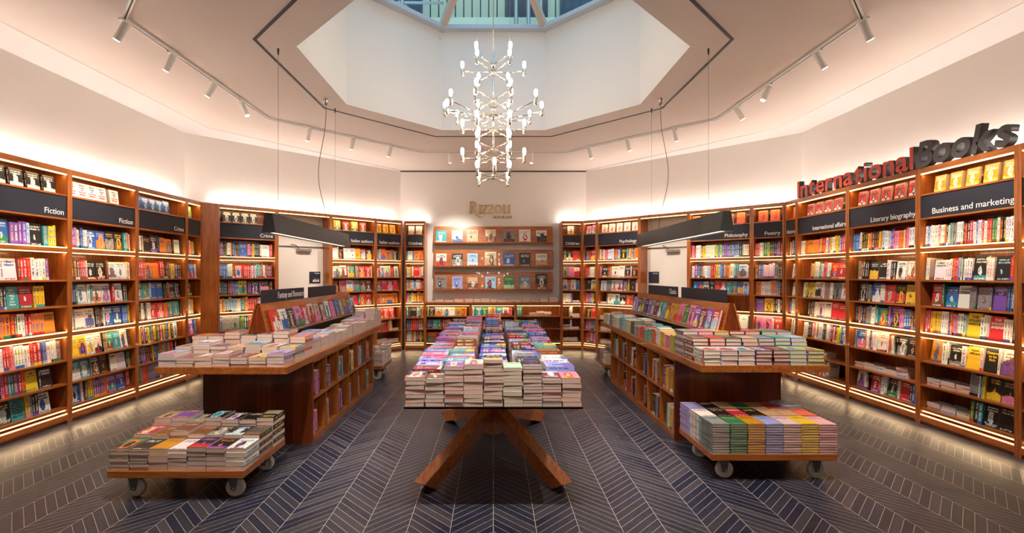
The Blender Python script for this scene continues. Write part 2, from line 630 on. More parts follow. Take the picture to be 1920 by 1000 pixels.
struct(MB().box(-7.2, 7.2, 11.9, 13, 7.72, 7.9).obj('slab_balcony', 'facade'))
scaf = empty('scaffolding', (0, 11.6, 6.2), label='grey tube scaffolding standing outside beyond the skylight', cat='scaffolding')
for x in (-3.1, -2.2, 0.55, 0.85, 1.15, 3.4, 4.3):
    MB().tube([(x, 0, 0), (x, 0, 5)], 0.05, 8).obj('standard', 'steel', scaf)
for z in (1.9, 2.4, 3.6):
    MB().tube([(-3.4, 0.02, z), (-1.2, 0.02, z)], 0.035, 8).obj('ledger', 'steel', scaf)
MB().tube([(-3.1, 0.06, 2.9), (-2.0, 0.06, 1.7)], 0.05, 8).obj('brace', 'steel', scaf)


# ---------------------------------------------------------------- books
PAL = {
    'w': ('e8e4dc', 'white'), 'c': ('e6d6b4', 'cream'), 'k': ('22201f', 'black'), 'g': ('8d8a86', 'grey'), 'n': ('26305c', 'navy'),
    'b': ('2c62b0', 'blue'), 's': ('a9cbe0', 'pale blue'), 't': ('3c9c9c', 'teal'), 'e': ('2f7a4c', 'green'), 'l': ('a9cc3a', 'lime green'),
    'y': ('e8bd2c', 'yellow'), 'o': ('e07f2c', 'orange'), 'r': ('c72c34', 'red'), 'm': ('7c2436', 'maroon'), 'p': ('e07ba4', 'pink'),
    'v': ('7c4aa0', 'purple'), 'u': ('7c4c30', 'brown'), 'a': ('c9a27c', 'tan'), 'd': ('4c4f45', 'olive grey'), 'i': ('a6a8dc', 'lilac'),
    'q': ('f0bcb4', 'pale pink'), 'h': ('f0704c', 'coral'), 'x': ('5c8a9c', 'blue-grey'), 'z': ('c98f1c', 'gold'), 'j': ('b5d6a8', 'pale green'),
}
DARK = set('knbemvudtxr')


def jit(c, a=0.12):
    return tuple(max(0.005, min(0.95, c[i] * (1 + random.uniform(-a, a)))) for i in range(3)) + (1,)


def inks(ch):
    if ch in DARK:
        c2 = random.choice('wwwcyoas')
    else:
        c2 = random.choice('kknmrbu')
    c3 = random.choice('rboytpewkvsgu')
    return c2, c3


BOOKS = []      # every book of the scene


def add_book(kind, mw, w, h, t, ch, label, sty=None, hard=False, c2=None, c3=None, cat='book', group=None, force=False, a=0.12):
    i2, i3 = inks(ch)
    BOOKS.append(dict(kind=kind, M=mw, w=w, h=h, t=t, ch=ch, label=label, hard=hard, cat=cat, group=group, force=force,
                      c1=jit(hx(PAL[ch][0]), a), c2=hx(PAL[c2 or i2][0]), c3=hx(PAL[c3 or i3][0]),
                      sd=random.random(), sty=(random.choice([0, 1, 1, 2, 2]) if sty is None else sty)))
    return BOOKS[-1]


def quads_box(x0, x1, y0, y1, z0, z1):
    """-x, +x, -y, +y, -z, +z with uv"""
    return {
        '-x': [(x0, y1, z0), (x0, y0, z0), (x0, y0, z1), (x0, y1, z1)],
        '+x': [(x1, y0, z0), (x1, y1, z0), (x1, y1, z1), (x1, y0, z1)],
        '-y': [(x0, y0, z0), (x1, y0, z0), (x1, y0, z1), (x0, y0, z1)],
        '+y': [(x1, y1, z0), (x0, y1, z0), (x0, y1, z1), (x1, y1, z1)],
        '-z': [(x0, y1, z0), (x1, y1, z0), (x1, y0, z0), (x0, y0, z0)],
        '+z': [(x0, y0, z1), (x1, y0, z1), (x1, y1, z1), (x0, y1, z1)],
    }


UVN = [(0, 0), (1, 0), (1, 1), (0, 1)]
UVP = {'+y': [(0, 0), (0, 1), (1, 1), (1, 0)], '-z': [(0, 0), (0, 1), (1, 1), (1, 0)], '+z': [(0, 0), (0, 1), (1, 1), (1, 0)]}


def book_faces(b, simple=False):
    """lists (quad, uv, facekind): cover faces, page faces"""
    w, h, t = b['w'], b['h'], b['t']
    cov, pag = [], []
    if b['hard']:
        bt, ov = 0.0028, 0.003
        for x0, x1 in ((-t / 2, -t / 2 + bt), (t / 2 - bt, t / 2)):
            for k, q in quads_box(x0, x1, -w / 2, w / 2, -h / 2, h / 2).items():
                fk = 2 if (k == '+x' and x1 > 0) else 0
                cov.append((q, UVN, fk))
        for k, q in quads_box(-t / 2, t / 2, -w / 2 - 0.001, -w / 2 + bt, -h / 2, h / 2).items():
            cov.append((q, UVN, 1 if k == '-y' else 0))
        for k, q in quads_box(-t / 2 + bt, t / 2 - bt, -w / 2 + bt, w / 2 - ov, -h / 2 + ov, h / 2 - ov).items():
            if k in UVP:
                pag.append((q, UVP[k], 3))
    elif simple:
        for k, q in quads_box(-t / 2, t / 2, -w / 2, w / 2, -h / 2, h / 2).items():
            if k in UVP:
                pag.append((q, UVP[k], 3))
            else:
                cov.append((q, UVN, {'-x': 0, '+x': 2, '-y': 1}[k]))
    else:
        bt = 0.0007
        for x0, x1 in ((-t / 2, -t / 2 + bt), (t / 2 - bt, t / 2)):
            for k, q in quads_box(x0, x1, -w / 2, w / 2, -h / 2, h / 2).items():
                cov.append((q, UVN, 2 if (k == '+x' and x1 > 0) else 0))
        for k, q in quads_box(-t / 2, t / 2, -w / 2 - bt, -w / 2, -h / 2, h / 2).items():
            cov.append((q, UVN, 1 if k == '-y' else 0))
        for k, q in quads_box(-t / 2 + bt, t / 2 - bt, -w / 2, w / 2 - 0.0006, -h / 2 + 0.0006, h / 2 - 0.0006).items():
            if k in UVP:
                pag.append((q, UVP[k], 3))
    return cov, pag


def book_mesh(name, items):
    """items: list of (quad, uv, fk, book)"""
    me = bpy.data.meshes.new(name)
    vs, fs = [], []
    for q, uv, fk, b in items:
        o = len(vs)
        vs += q
        fs.append((o, o + 1, o + 2, o + 3))
    me.from_pydata(vs, [], fs)
    uvl = me.uv_layers.new(name='UVMap')
    uvl.data.foreach_set('uv', [c for it in items for p in it[1] for c in p])
    for nm, key in (('c1', 'c1'), ('c2', 'c2'), ('c3', 'c3')):
        a = me.attributes.new(nm, 'FLOAT_COLOR', 'FACE')
        a.data.foreach_set('color', [c for it in items for c in it[3][key]])
    for nm, fn in (('fk', lambda it: float(it[2])), ('sd', lambda it: it[3]['sd']), ('sty', lambda it: float(it[3]['sty']))):
        a = me.attributes.new(nm, 'FLOAT', 'FACE')
        a.data.foreach_set('value', [fn(it) for it in items])
    me.materials.append(M['book'])
    me.update()
    return me


ORD = ['topmost', 'second', 'third', 'fourth', 'fifth', 'sixth', 'seventh', 'eighth', 'ninth', 'tenth', 'eleventh', 'twelfth', 'thirteenth', 'fourteenth', 'fifteenth',
       'sixteenth', 'seventeenth', 'eighteenth', 'nineteenth']
TENS = ['twentieth', 'thirtieth', 'fortieth', 'fiftieth']
TW = ['twenty', 'thirty', 'forty', 'fifty']


def nth(i):
    """0 -> first"""
    n = i + 1
    if n == 1:
        return 'first'
    if n <= 19:
        return ORD[n - 1]
    k, r = divmod(n, 10)
    if r == 0:
        return TENS[k - 2]
    return TW[k - 2] + '-' + ('first' if r == 1 else ORD[r - 1])


def Rz(a): return Matrix.Rotation(a, 4, 'Z')
def Rx(a): return Matrix.Rotation(a, 4, 'X')
def Tr(x, y, z): return Matrix.Translation((x, y, z))


FACE = Rz(-pi / 2)                                        # cover +x turned to -y
FLAT = Matrix(((0, 1, 0, 0), (0, 0, 1, 0), (1, 0, 0, 0), (0, 0, 0, 1)))   # lying, cover up, foot of the cover towards -Y

TITLES = []     # (book, [lines], colour)


def lay_row(U, x0, x1, z, hmax, s, dfront, where, kind='shelf_book', lean=6.0, titles=None, hb=None, fill=0.96, yoff=0.022, gapw=0.035, side=0.0, same=None):
    """books of one shelf in unit frame U. s: lower case spine-out, upper case facing out, '_' gap, '=' flat pile, '?' random"""
    if '?' in s:
        s = ''.join(random.choice(['wwkrbtyovgskmpnu', 'wgkcwbrs', 'krbwnmvt'][random.randrange(3)]) * random.choice([1, 1, 2, 3]) if random.random() > 0.16
                    else random.choice('WKRBTYOGC') for _ in range(int((x1 - x0) / 0.052)))
    toks = []
    for ch in s:
        if ch == ' ':
            continue
        if ch == '_':
            toks.append((ch, gapw, 0))
        elif ch == '=':
            toks.append((ch, 0.15, 0))
        elif ch.isupper():
            toks.append((ch, random.uniform(0.124, 0.134), 0))
        else:
            toks.append((ch, random.choice([0.018, 0.022, 0.026, 0.03, 0.034]), 0))
    W = (x1 - x0) * fill
    fixed = sum(t[1] for t in toks if t[0] in '=' or t[0].isupper())
    flex = sum(t[1] for t in toks) - fixed
    k = (W - fixed) / flex if flex > 0 else 1
    kf = 1.0
    if flex > 0:
        k = max(0.55, min(1.35, k))
    tot = fixed + flex * k
    if tot > W:
        kf = W / tot
    x = x0 + 0.004
    n = 0
    nf = 0
    last = None
    hh = None
    for ch, tw, _ in toks:
        big = ch == '=' or ch.isupper()
        tw = tw * (1 if big else k) * kf
        if ch == '_':
            x += tw
            continue
        if ch == '=':
            m = random.choice([2, 3, 3, 4])
            zz = z
            for i in range(m):
                tt = random.uniform(0.018, 0.028)
                mw = U @ Tr(x + tw / 2, dfront + 0.11 + random.uniform(-.008, .008), zz + tt / 2) @ Rz(random.uniform(-.06, .06) + pi / 2) @ FLAT
                if random.random() < 0.85:
                    mw = mw @ Rx(pi)
                n += 1
                add_book(kind, mw, 0.13, min(tw * 0.97, 0.2), tt, random.choice('wwwwcgs'),
                         f'{nth(n-1)} book from left, lying flat, {where}', sty=1)
                zz += tt + 0.0005
            x += tw
            continue
        c = ch.lower()
        if last != c or random.random() < 0.35 or hh is None:
            hh = (hb or min(hmax - 0.012, 0.215)) * random.uniform(0.9, 1.0)
            if random.random() < 0.25 and not hb:
                hh = min(hmax - 0.008, hh * 1.06)
        last = c
        n += 1
        a = radians(lean)
        if ch.isupper():
            t = random.uniform(0.02, 0.032)
            w_ = min(tw * 0.96, 0.132)
            mw = U @ Tr(x + tw / 2, dfront + yoff + t / 2 + 0.012, z) @ Rx(-a) @ Tr(0, 0, hh / 2) @ FACE
            b = add_book(kind, mw, w_, hh, t, c, f'{nth(n-1)} book from left, {PAL[c][1]} cover facing out, {where}', hard=random.random() < 0.3)
            if same:
                b['hard'] = False
                b['c2'], b['c3'] = hx(PAL[same[0]][0]), hx(PAL[same[1]][0])
                b['sd'], b['sty'] = 0.137 * (ord(c) % 7) + 0.05, 2
                b['c1'] = hx(PAL[c][0])
            if titles and nf in titles:
                lines, tc, sty = titles[nf]
                b['sty'] = sty
                TITLES.append((b, lines, tc))
            nf += 1
            # copies behind it
            if random.random() < 0.7:
                mw2 = U @ Tr(x + tw / 2, dfront + yoff + t * 1.5 + 0.0165, z) @ Rx(-a) @ Tr(0, 0, hh / 2) @ FACE
                b2 = add_book(kind, mw2, w_, hh, t, c, f'{PAL[c][1]} book hidden behind {nth(n-1)} book, {where}')
                b2['c1'], b2['c2'], b2['c3'], b2['sd'] = b['c1'], b['c2'], b['c3'], b['sd']
        else:
            wd = random.uniform(0.125, 0.14)
            mw = U @ Tr(x + tw / 2, dfront + yoff + random.uniform(0, .006), z) @ Rx(-a * 0.6) @ Matrix.Rotation(radians(side), 4, 'Y') @ Tr(0, wd / 2, hh / 2)
            if random.random() < 0.04:
                mw = U @ Tr(x + tw / 2 + 0.003, dfront + yoff, z) @ Matrix.Rotation(radians(random.uniform(-4, 4)), 4, 'Y') @ Tr(0, wd / 2, hh / 2)
            b = add_book(kind, mw, wd, hh, tw * 0.94, c, f'{nth(n-1)} book from left, {PAL[c][1]} spine, {where}')
            if n > 1 and BOOKS[-2]['ch'] == c and random.random() < 0.6:
                for kx in ('c1', 'c2', 'c3', 'sd'):
                    b[kx] = BOOKS[-2][kx]
        x += tw


_lamps = {}


def strip_lamp(parent, x0, x1, y, z, ang, power=None):
    """line-shaped lamp inside an led strip; ang: 0 shines down, 180 up, tilted into the shelf"""
    W = x1 - x0
    key = (round(W, 3), power)
    if key not in _lamps:
        L = bpy.data.lights.new('led_line', 'AREA')
        L.shape = 'RECTANGLE'
        L.size = W
        L.size_y = 0.012
        L.energy = (power or P_LED) * W
        L.color = WARM
        _lamps[key] = L
    o = bpy.data.objects.new('led_line', _lamps[key])
    COL.objects.link(o)
    o.parent = parent
    o.matrix_local = Tr((x0 + x1) / 2, y, z) @ Rx(radians(ang))
    return o


# ---------------------------------------------------------------- wall bookcases
ZS_FLOORS = [2.333, 1.80, 1.467, 1.204, 0.94, 0.65, 0.41, 0.17]
ZS_TOPS = [2.53, 2.072, 1.742, 1.449, 1.186, 0.885, 0.632, 0.392]
DEP = 0.335
ROWNM = ['top shelf above the sign', 'first shelf under the sign', 'second shelf under the sign', 'third shelf under the sign', 'fourth shelf under the sign',
         'fifth shelf under the sign', 'sixth shelf under the sign', 'lowest shelf']
SHORTROW = ['top shelf', 'second shelf', 'third shelf', 'fourth shelf', 'fifth shelf', 'sixth shelf', 'seventh shelf', 'lowest shelf']


TOPS = {'nearer Fiction bookcase': ('w', 'w'), 'second Fiction bookcase': ('w', 'w'), 'left wall Crime bookcase': ('s', 'n'), 'doorway Crime bookcase': ('w', 'd'),
        'first Italian authors bookcase': ('w', 'e'), 'second Italian authors bookcase': ('u', 'y'), 'left Children bookcase': ('s', 'a'), 'right Children bookcase': ('b', 'y'),
        'unlabelled bookcase beside Psychology': ('k', 'w'), 'Psychology bookcase': ('r', 'w'), 'Philosophy bookcase': ('h', 'h'), 'Poetry bookcase': ('r', 'h'), 'History bookcase': ('r', 'h'),
        'International affairs bookcase': ('k', 'w'), 'Literary biography bookcase': ('k', 'w'), 'Business and marketing bookcase': ('w', 'y')}


def bookcase(ox, oy, rz, W, sign, rows, label, where, titles=None, rowkw=None):
    U = Tr(ox, oy, 0) @ Rz(rz)
    t = empty('bookcase', (ox, oy, 0), rz, label=label, cat='bookcase', group='built-in lit bookcases around the walls')
    s = 0.028
    mb = MB()
    mb.box(0, s, 0, DEP, 0.0, 2.60).box(W - s, W, 0, DEP, 0, 2.60)
    mb.obj('side_panel', 'wood_v', t)
    MB().box(s, W - s, DEP - 0.015, DEP, 0.02, 2.58).obj('back_panel', 'wood_v', t)
    mb = MB()
    mb.box(s, W - s, 0.0, 0.02, 2.545, 2.60).box(s, W - s, 0.02, DEP - 0.015, 2.575, 2.60)
    mb.obj('top_rail', 'wood_x', t)
    # shelves
    for i, z in enumerate(ZS_FLOORS):
        if i in (1, 4):
            continue
        MB().box(s, W - s, 0.004, DEP - 0.015, z - 0.018, z).obj('shelf', 'wood_x', t)
    # thick bands
    for zt, zb in ((1.80, 1.748), (0.94, 0.888)):
        mb = MB().box(s, W - s, 0.0, 0.018, zb, zt - 0.014).box(s, W - s, 0.018, DEP - 0.015, zb + 0.006, zt)
        mb.obj('shelf', 'wood_x', t)
        e = MB().box(s, W - s, 0.003, 0.017, zt - 0.013, zt - 0.002).obj('led_strip', 'led', t)
        strip_lamp(e, s, W - s, 0.012, zt + 0.003, 195)
        e = MB().box(s, W - s, 0.005, 0.019, zb - 0.011, zb - 0.001).obj('led_strip', 'led', t)
        strip_lamp(e, s, W - s, 0.024, zb - 0.014, 25)
    e = MB().box(s, W - s, 0.005, 0.02, 2.531, 2.544).obj('led_strip', 'led', t)
    strip_lamp(e, s, W - s, 0.026, 2.527, 25)
    # base trough
    MB().box(s, W - s, 0.0, 0.018, 0.035, 0.088).box(s, W - s, 0.03, DEP - 0.02, 0.0, 0.035).obj('plinth', 'wood_x', t)
    MB().box(s, W - s, 0.0, 0.012, 0.094, 0.104).obj('led_strip', 'led', t)
    e = MB().box(s, W - s, 0.02, 0.034, 0.128, 0.138).obj('led_strip', 'led', t)
    strip_lamp(e, s, W - s, -0.004, 0.112, -75)
    MB().box(s, W - s, 0.012, 0.30, 0.089, 0.094).obj('trough_board', 'wood_x', t)
    # uplight on top
    MB().box(0.03, W - 0.03, DEP - 0.07, DEP - 0.045, 2.602, 2.615).obj('uplight_strip', 'uplight', t)
    # sign board
    if sign is not None:
        sp = MB().box(s, W - s, 0.010, 0.024, 2.092, 2.308).obj('sign_board', 'navy', t)
        MB().box(s, W - s, 0.004, DEP - 0.02, 2.076, 2.090).obj('shelf', 'wood_x', t)
        if sign:
            cut = sign.endswith('|')
            sg = sign.rstrip('|')
            sz = 0.080
            xr = W - s - (0.004 if cut else 0.028)
            o = text_obj(sg, sz, 'lettering', Tr(xr, 0.0085, 2.122) @ FRONT, sp, align='RIGHT', xs=1.0, offset=0.0003)
    for i, r in enumerate(rows):
        if not r:
            continue
        hm = ZS_TOPS[i] - ZS_FLOORS[i]
        ln = 9.0 if i >= 5 else (7.0 if i != 1 else 5)
        lay_row(U, s + 0.004, W - s - 0.004, ZS_FLOORS[i] + 0.0005, hm, r, 0.02, SHORTROW[i] + ' of ' + where, lean=ln,
                titles=(titles or {}).get(i), hb=(0.178 if i == 0 else None), yoff=(0.03 if i == 0 else 0.02), fill=0.97, same=(TOPS.get(where, ('w', 'g')) if i == 0 else None))
    return t, U


R90 = pi / 2
XF = -AP_FRONT
q45 = pi / 4
hF = AP_FRONT * tan(pi / 8)
cLF = Vector((-AP_FRONT, CY + hF, 0))
cRB = Vector((hF, CY + AP_FRONT, 0))

# left wall
bookcase(XF, 3.02, R90, 0.95, '', ['?'] * 8, 'wooden lit bookcase on the left wall, nearest the camera', 'nearest left bookcase')
bookcase(XF, 3.97, R90, 0.95, 'Fiction', [
    '_K_K_K_K_K_', 'bsWBvvvvsKtyyy_', 'wkyywwwwwWmrrrwwwwv__', 'kbtppdddkTRyyy___', 'rgkPoooruwwrroooO_', 'gwvggkkgwwrrrpwwwwwrrrbbwwwwwg',
    'bkKukprtevroYkK', 'ekBkKTygkkW_'],
    'lit wooden bookcase with first navy Fiction sign, on the left wall', 'nearer Fiction bookcase',
    titles={2: {0: (['Blue', 'Sisters'], 'b', 0)}, 3: {0: (['Jojo', 'Moyes', 'We', 'All', 'Live', 'Here'], 'w', -1)}, 4: {1: (['NEVERENDING', 'STARS'], 'k', -1)},
            6: {0: (['Mario', 'Puzo'], 'w', -1), 2: (['EVELYN', 'HUGO'], 'w', 0)},
            7: {0: (['Nora', 'Roberts'], 'w', 0), 2: (['SALLY', 'ROONEY', 'BEAUTIFUL', 'WORLD', 'WHERE', 'ARE YOU'], 'k', -1), 3: (['SALLY', 'ROONEY'], 'n', 1)}})
bookcase(XF, 4.92, R90, 0.93, 'Fiction', [
    'WWWW_W_', 'vvvvpwkbbwwBBKKttow', 'wuuuuurrrrwKKuuWWwyw', 'kbbeWwtWWrrWkk_', 'rrwgWWkkkukkwBBbbbbbey', 'wekYYWWkuukyTTWkk', 'vvvTTgKKuWWkeet', 'kBwuyyyvvvvvorVVrr'],
    'lit wooden bookcase with second navy Fiction sign, white romance covers on top', 'second Fiction bookcase',
    titles={0: {i: (['Marian', 'Keyes', 'My', 'Favourite', 'Mistake'], 'mix', -1) for i in range(5)},
            1: {0: (['AIR', 'STORM'], 'w', 1)}, 4: {2: (['ANNE', 'TYLER'], 'w', 1)}, 6: {4: (['NERO'], 'k', 0)}})
bookcase(XF, 5.85, R90, 0.95, 'Crime', [
    'BBBBB_', 'yyyykwwkwkKKbkOOkkWk', 'krrrrrOOrrkkuuyyykvkk', 'bTTwBBkkkkkuruKK', 'ekgkkwwkkwwwRRoorTTk', 'wkykpkykbkykekrkykbkykwbw', 'kbkvvkmkykbkoutobyrrk', 'ekgrrrbbbbbkrm??'.replace('??', 'kkbb')],
    'lit wooden bookcase with navy Crime sign on the left wall, blue thrillers on top', 'left wall Crime bookcase',
    titles={0: {i: (['CASSANDRA', 'CLARE'], 'w', 1) for i in range(5)}, 3: {0: (['LEE', 'CHILD'], 'w', 1), 3: (['CLARK'], 'y', 0)}})
bookcase(XF, 6.80, R90, cLF.y - 6.80 - 0.002, '', ['_L_', 'pwrwryk', 'BBww_', '_K_', 'pwwwy_', 'VVbbbk', 'wrkb', 'kkwb'],
         'narrow lit wooden bookcase with blank navy sign in the left corner', 'narrow left corner bookcase')


def on45L(s0):
    d = s0 / math.sqrt(2)
    return cLF.x + d, cLF.y + d


def on45R(s0):
    d = s0 / math.sqrt(2)
    return cRB.x + d, cRB.y - d


# corner filler panel, left
x, y = on45L(0)
pn = MB().box(0.0, 0.21, 0, 0.30, 0, 2.60).obj('trim_7', 'wood_v')
pn.location = (x, y, 0); pn.rotation_euler = (0, 0, q45); struct(pn)
x, y = on45L(0.212)
bookcase(x, y, q45, 0.875, 'Crime', [
    '_KKKK_', 'vvvkkuwwokbkkkBppkykkkkkwWrr', 'bbbbbwwwkRrrrrrwvwtttrgwmmmmm', 'kkkkkkmmmvvbbbYvvvvKvKkkm', 'woyssssswwttoyrrrrrwwwwwwbb', 'bGGeeekRRkbe', '?', '?'],
    'lit wooden bookcase with navy Crime sign beside the left doorway', 'doorway Crime bookcase',
    titles={0: {i: (['GIFTED', 'TALENTED'], 'w', 1) for i in range(5)}, 2: {0: (['FURY'], 'w', 1)}})
x, y = on45L(2.035)
bookcase(x, y, q45, 0.905, 'Italian authors', [
    '_Y_R_Y_R_', 'WwKWwWYRkK', 'wwWWrwTkwrteRRw', 'kKkrRWwrgGmMM', 'WoRRRkbbRR', '?', '?', '?'],
    'lit wooden bookcase with first navy Italian authors sign, right of the left doorway', 'first Italian authors bookcase')
x, y = on45L(2.942)
bookcase(x, y, q45, 0.600, 'Italian authors', [
    'O_O_O__', 'kgbbwOOgKk', 'RWWlwwRW', 'RRRR', 'OOOO_', '_RRR_', 'RRrywo=', '===='],
    'narrow lit wooden bookcase with second navy Italian authors sign', 'second Italian authors bookcase')
bookcase(-hF + 0.0, CY + AP_FRONT, 0, 0.42, 'Children', [
    '_W_W_', 'tbWpbbOO', 'wwyyrwwRwrwww', 'wuywwbwwwrr', 'pplewyyuyooo', 'tkkKwttuyo', 'kbkrrrrbrrl', 'wwwoowbrrlk'],
    'narrow lit bookcase with navy Children sign, left of the back wall display', 'left Children bookcase')
# right of the back wall
bookcase(hF - 0.42, CY + AP_FRONT, 0, 0.42, 'Children', [
    '__W__', 'kkeKrrrrr', 'TPW', 'WOWG', 'wwwwwb=', '___ww=', '=w=', '=='],
    'narrow lit bookcase with navy Children sign, right of the back wall display', 'right Children bookcase')
x, y = on45R(0.0)
bookcase(x, y, -q45, 0.335, '', ['_P_P', 'KkrrRrrkr', 'rrrrwwwwob', '_KWw', 'rpuvvykm', '_KRr', 'Pvvtuu', 'rrrrwbpr'],
         'narrow lit bookcase with blank navy sign between Children and Psychology', 'unlabelled bookcase beside Psychology')
x, y = on45R(0.337)
bookcase(x, y, -q45, 0.905, 'Psychology', [
    '_W_W_W_W_W', 'wyuwwoprwwwwwkorrsbKtbyobuoo', 'pppgKkrrkbyowWWKwK', '_WwGWWBuyygKbpww', '=gWWKR', '==?'.replace('?', '_='), '===__', '==__='],
    'lit wooden bookcase with navy Psychology sign, left of the right doorway', 'Psychology bookcase')
x, y = on45R(2.155)
bookcase(x, y, -q45, 0.985, 'Philosophy', [
    'O_O_O_O_O_', 'pprwwwuyywwwwwwylblbvvbgbbbbkkwww', 'wwrvbkkuwwssrrryysbbsorywwttSw', '_BBWkKRRTTBW', 'wwww___kkkkkrr___', '?', '?', '?'],
    'lit wooden bookcase with navy Philosophy sign behind the right pendant', 'Philosophy bookcase')
x, y = on45R(3.142)
bookcase(x, y, -q45, 0.448, 'Poetry', [
    '_O_O_', 'rrrwweeelkkkkvvo', 'wobbbwwwwwwbgkk', 'oooowwwwwooobbk', 'VYkkwwk', 'PPwR', 'wwkk_w', 'rrkkww'],
    'narrow lit wooden bookcase with navy Poetry sign in the right corner', 'Poetry bookcase')
YR = CY + hF
bookcase(-XF, YR - 0.002, -R90, YR - 6.875, 'History|', ['_O', 'ewrrwkbwwu', '_W', '_Wr', 'bwwyow', 'kwkwkwk', 'kkw', 'wkw'],
         'narrowest lit bookcase with navy History sign beside International affairs', 'History bookcase')
bookcase(-XF, 6.873, -R90, 0.985, 'International affairs|', [
    '__R_R_R_R_', 'wwwoOOvyrrrrwovywwyyybrrr', '____vyowwwewrrwwRR', '_wwyYWewwgggwwGW', '___kkkkwWWRR', '_wwwkkkwrwuwwwkkwwvkpkylbbwk', '_===_', 'ggkrwwwwrrwrwrw'],
    'lit wooden bookcase with navy International affairs sign, red covers on top', 'International affairs bookcase',
    titles={0: {i: (['ALL OR', 'NOTHING'], 'k', 1) for i in range(4)}, 4: {1: (['PUTIN'], 'k', 0)}})
bookcase(-XF, 5.885, -R90, 0.975, 'Literary biography|', [
    '_R_R_R_R_R', 'bbbbwkkkyrrkkkkyoswwsvvpppoowrpwwgk', '__gerkkkKKwwkkWwW', '__KkggBwwwRKYy', '_kkrgkkkkggwwttTkvVppbbbkukk', '_wbBorwwvkkwwwwwWwwkrowwwkKKw', '=====', '_WwwkRrwwwKkwRkbb'],
    'lit wooden bookcase with navy Literary biography sign on the right wall', 'Literary biography bookcase',
    titles={0: {i: (['ALL OR', 'NOTHING'], 'k', 1) for i in range(5)}, 2: {2: (['HOPE'], 'b', 1)}})
bookcase(-XF, 4.908, -R90, 0.935, 'Business and marketing|', [
    '__Z_Z_Z_Z_Z', 'wwbswwwwrwwokwttmgwwwkrkrrwbwwrwrreewrkkwwwy', 'wwggWwwworrswkwwwwKwwwwKrr', '___RkeBWggggGgVkbbsgg', 'pryyyyywwwkropwwsYwwwRwwwk', '_ZwwKwYwKwW', '===ggggwblyKK', '===ektKK'],
    'lit wooden bookcase with navy Business and marketing sign, gold covers on top', 'Business and marketing bookcase',
    titles={2: {0: (['the', 'ALTERNATIVE'], 'e', 0)}, 3: {2: (['CLEAR', 'THINKING'], 'k', -1), 4: (["WHAT'S", 'UP'], 'w', -1)},
            4: {0: (['THE', 'INTELLIGENT', 'INVESTOR'], 'k', -1), 1: (['THE', 'INTELLIGENT', 'INVESTOR'], 'w', -1)},
            5: {2: (['hyper', 'efficient'], 'k', -1), 3: (['Deserve', 'to be', 'Rich'], 'y', -1)}})
bookcase(-XF, 3.971, -R90, 0.95, '', ['?'] * 8, 'wooden lit bookcase at the very edge of the right wall', 'bookcase at right picture edge')


# ---------------------------------------------------------------- doorways in the angled walls
def doorway(k, ox, oy, rz, W, sign_side):
    U = Tr(ox, oy, 0) @ Rz(rz)
    fr = MB()
    fr.box(0, 0.028, 0, DEP, 0, 2.60).box(W - 0.028, W, 0, DEP, 0, 2.60)
    fr.box(0.028, W - 0.028, 0, DEP, 2.55, 2.60)
    o = struct(fr.obj(f'trim_{7 + k}', 'wood_v'))
    o.location = (ox, oy, 0); o.rotation_euler = (0, 0, rz)
    pan = MB().box(0.028, W - 0.028, DEP - 0.06, DEP, 2.02, 2.55)
    o = struct(pan.obj(f'trim_{9 + k}', 'door'))
    o.location = (ox, oy, 0); o.rotation_euler = (0, 0, rz)
    d = struct(MB().box(0.03, W - 0.03, DEP - 0.08, DEP - 0.03, 0.005, 1.985).obj(f'door_{k}', 'door'))
    d.location = (ox, oy, 0); d.rotation_euler = (0, 0, rz)
    x = 0.10 if sign_side > 0 else W - 0.10
    h = MB().tube([(x, DEP - 0.08, 1.0), (x, DEP - 0.13, 1.0), (x + 0.1 * sign_side, DEP - 0.13, 1.0)], 0.009, 8)
    h.obj('door_handle', 'steel', d)
    c = empty('door_closer', (ox, oy, 0), rz, label=f"small grey door closer above the {'left' if k == 1 else 'right'} doorway's cream door", cat='door closer')
    MB().box(W * 0.45, W * 0.72, DEP - 0.13, DEP - 0.08, 1.925, 1.975).obj('closer_body', 'steel', c)
    MB().tube([(W * 0.5, DEP - 0.10, 1.975), (W * 0.42, DEP - 0.13, 2.03), (W * 0.36, DEP - 0.075, 2.045)], 0.007, 6).obj('closer_arm', 'darkgrey', c)
    lt = empty('led_light', (ox, oy, 0), rz, label=f"warm light strip along the head of the {'left' if k == 1 else 'right'} doorway recess", cat='light strip')
    MB().box(0.03, W - 0.03, 0.008, 0.022, 2.535, 2.549).obj('led_strip', 'led', lt)
    MB().box(0.03, W - 0.03, DEP - 0.07, DEP - 0.045, 2.602, 2.615).obj('uplight_strip', 'uplight', lt)
    # small navy plate on the door
    sx = W - 0.285 if k == 1 else 0.06
    s = empty('door_sign', (ox, oy, 0), rz, label=f"small square navy plate on the cream door of the {'left' if k == 1 else 'right'} doorway", cat='sign')
    MB().box(sx, sx + 0.2, DEP - 0.092, DEP - 0.081, 1.37, 1.57).obj('plate', 'navy', s)
    text_obj('Toilets' if k == 1 else 'Private', 0.034, 'lettering', Tr(sx + 0.185, DEP - 0.0935, 1.53) @ FRONT, s, align='RIGHT')
    if k == 1:
        mb = MB()
        for i, (dx, hh) in enumerate(((0.07, 0.05), (0.1, 0.07), (0.135, 0.055), (0.165, 0.06))):
            mb.poly([(sx + dx - 0.014, DEP - 0.0935, 1.39), (sx + dx + 0.014, DEP - 0.0935, 1.39), (sx + dx, DEP - 0.0935, 1.39 + hh)], [(0, 1, 2)])
        mb.obj('pictogram_lettering', 'lettering', s)


x, y = on45L(1.088)
doorway(1, x, y, q45, 0.945, 1)
x, y = on45R(1.243)
doorway(2, x, y, -q45, 0.910, -1)

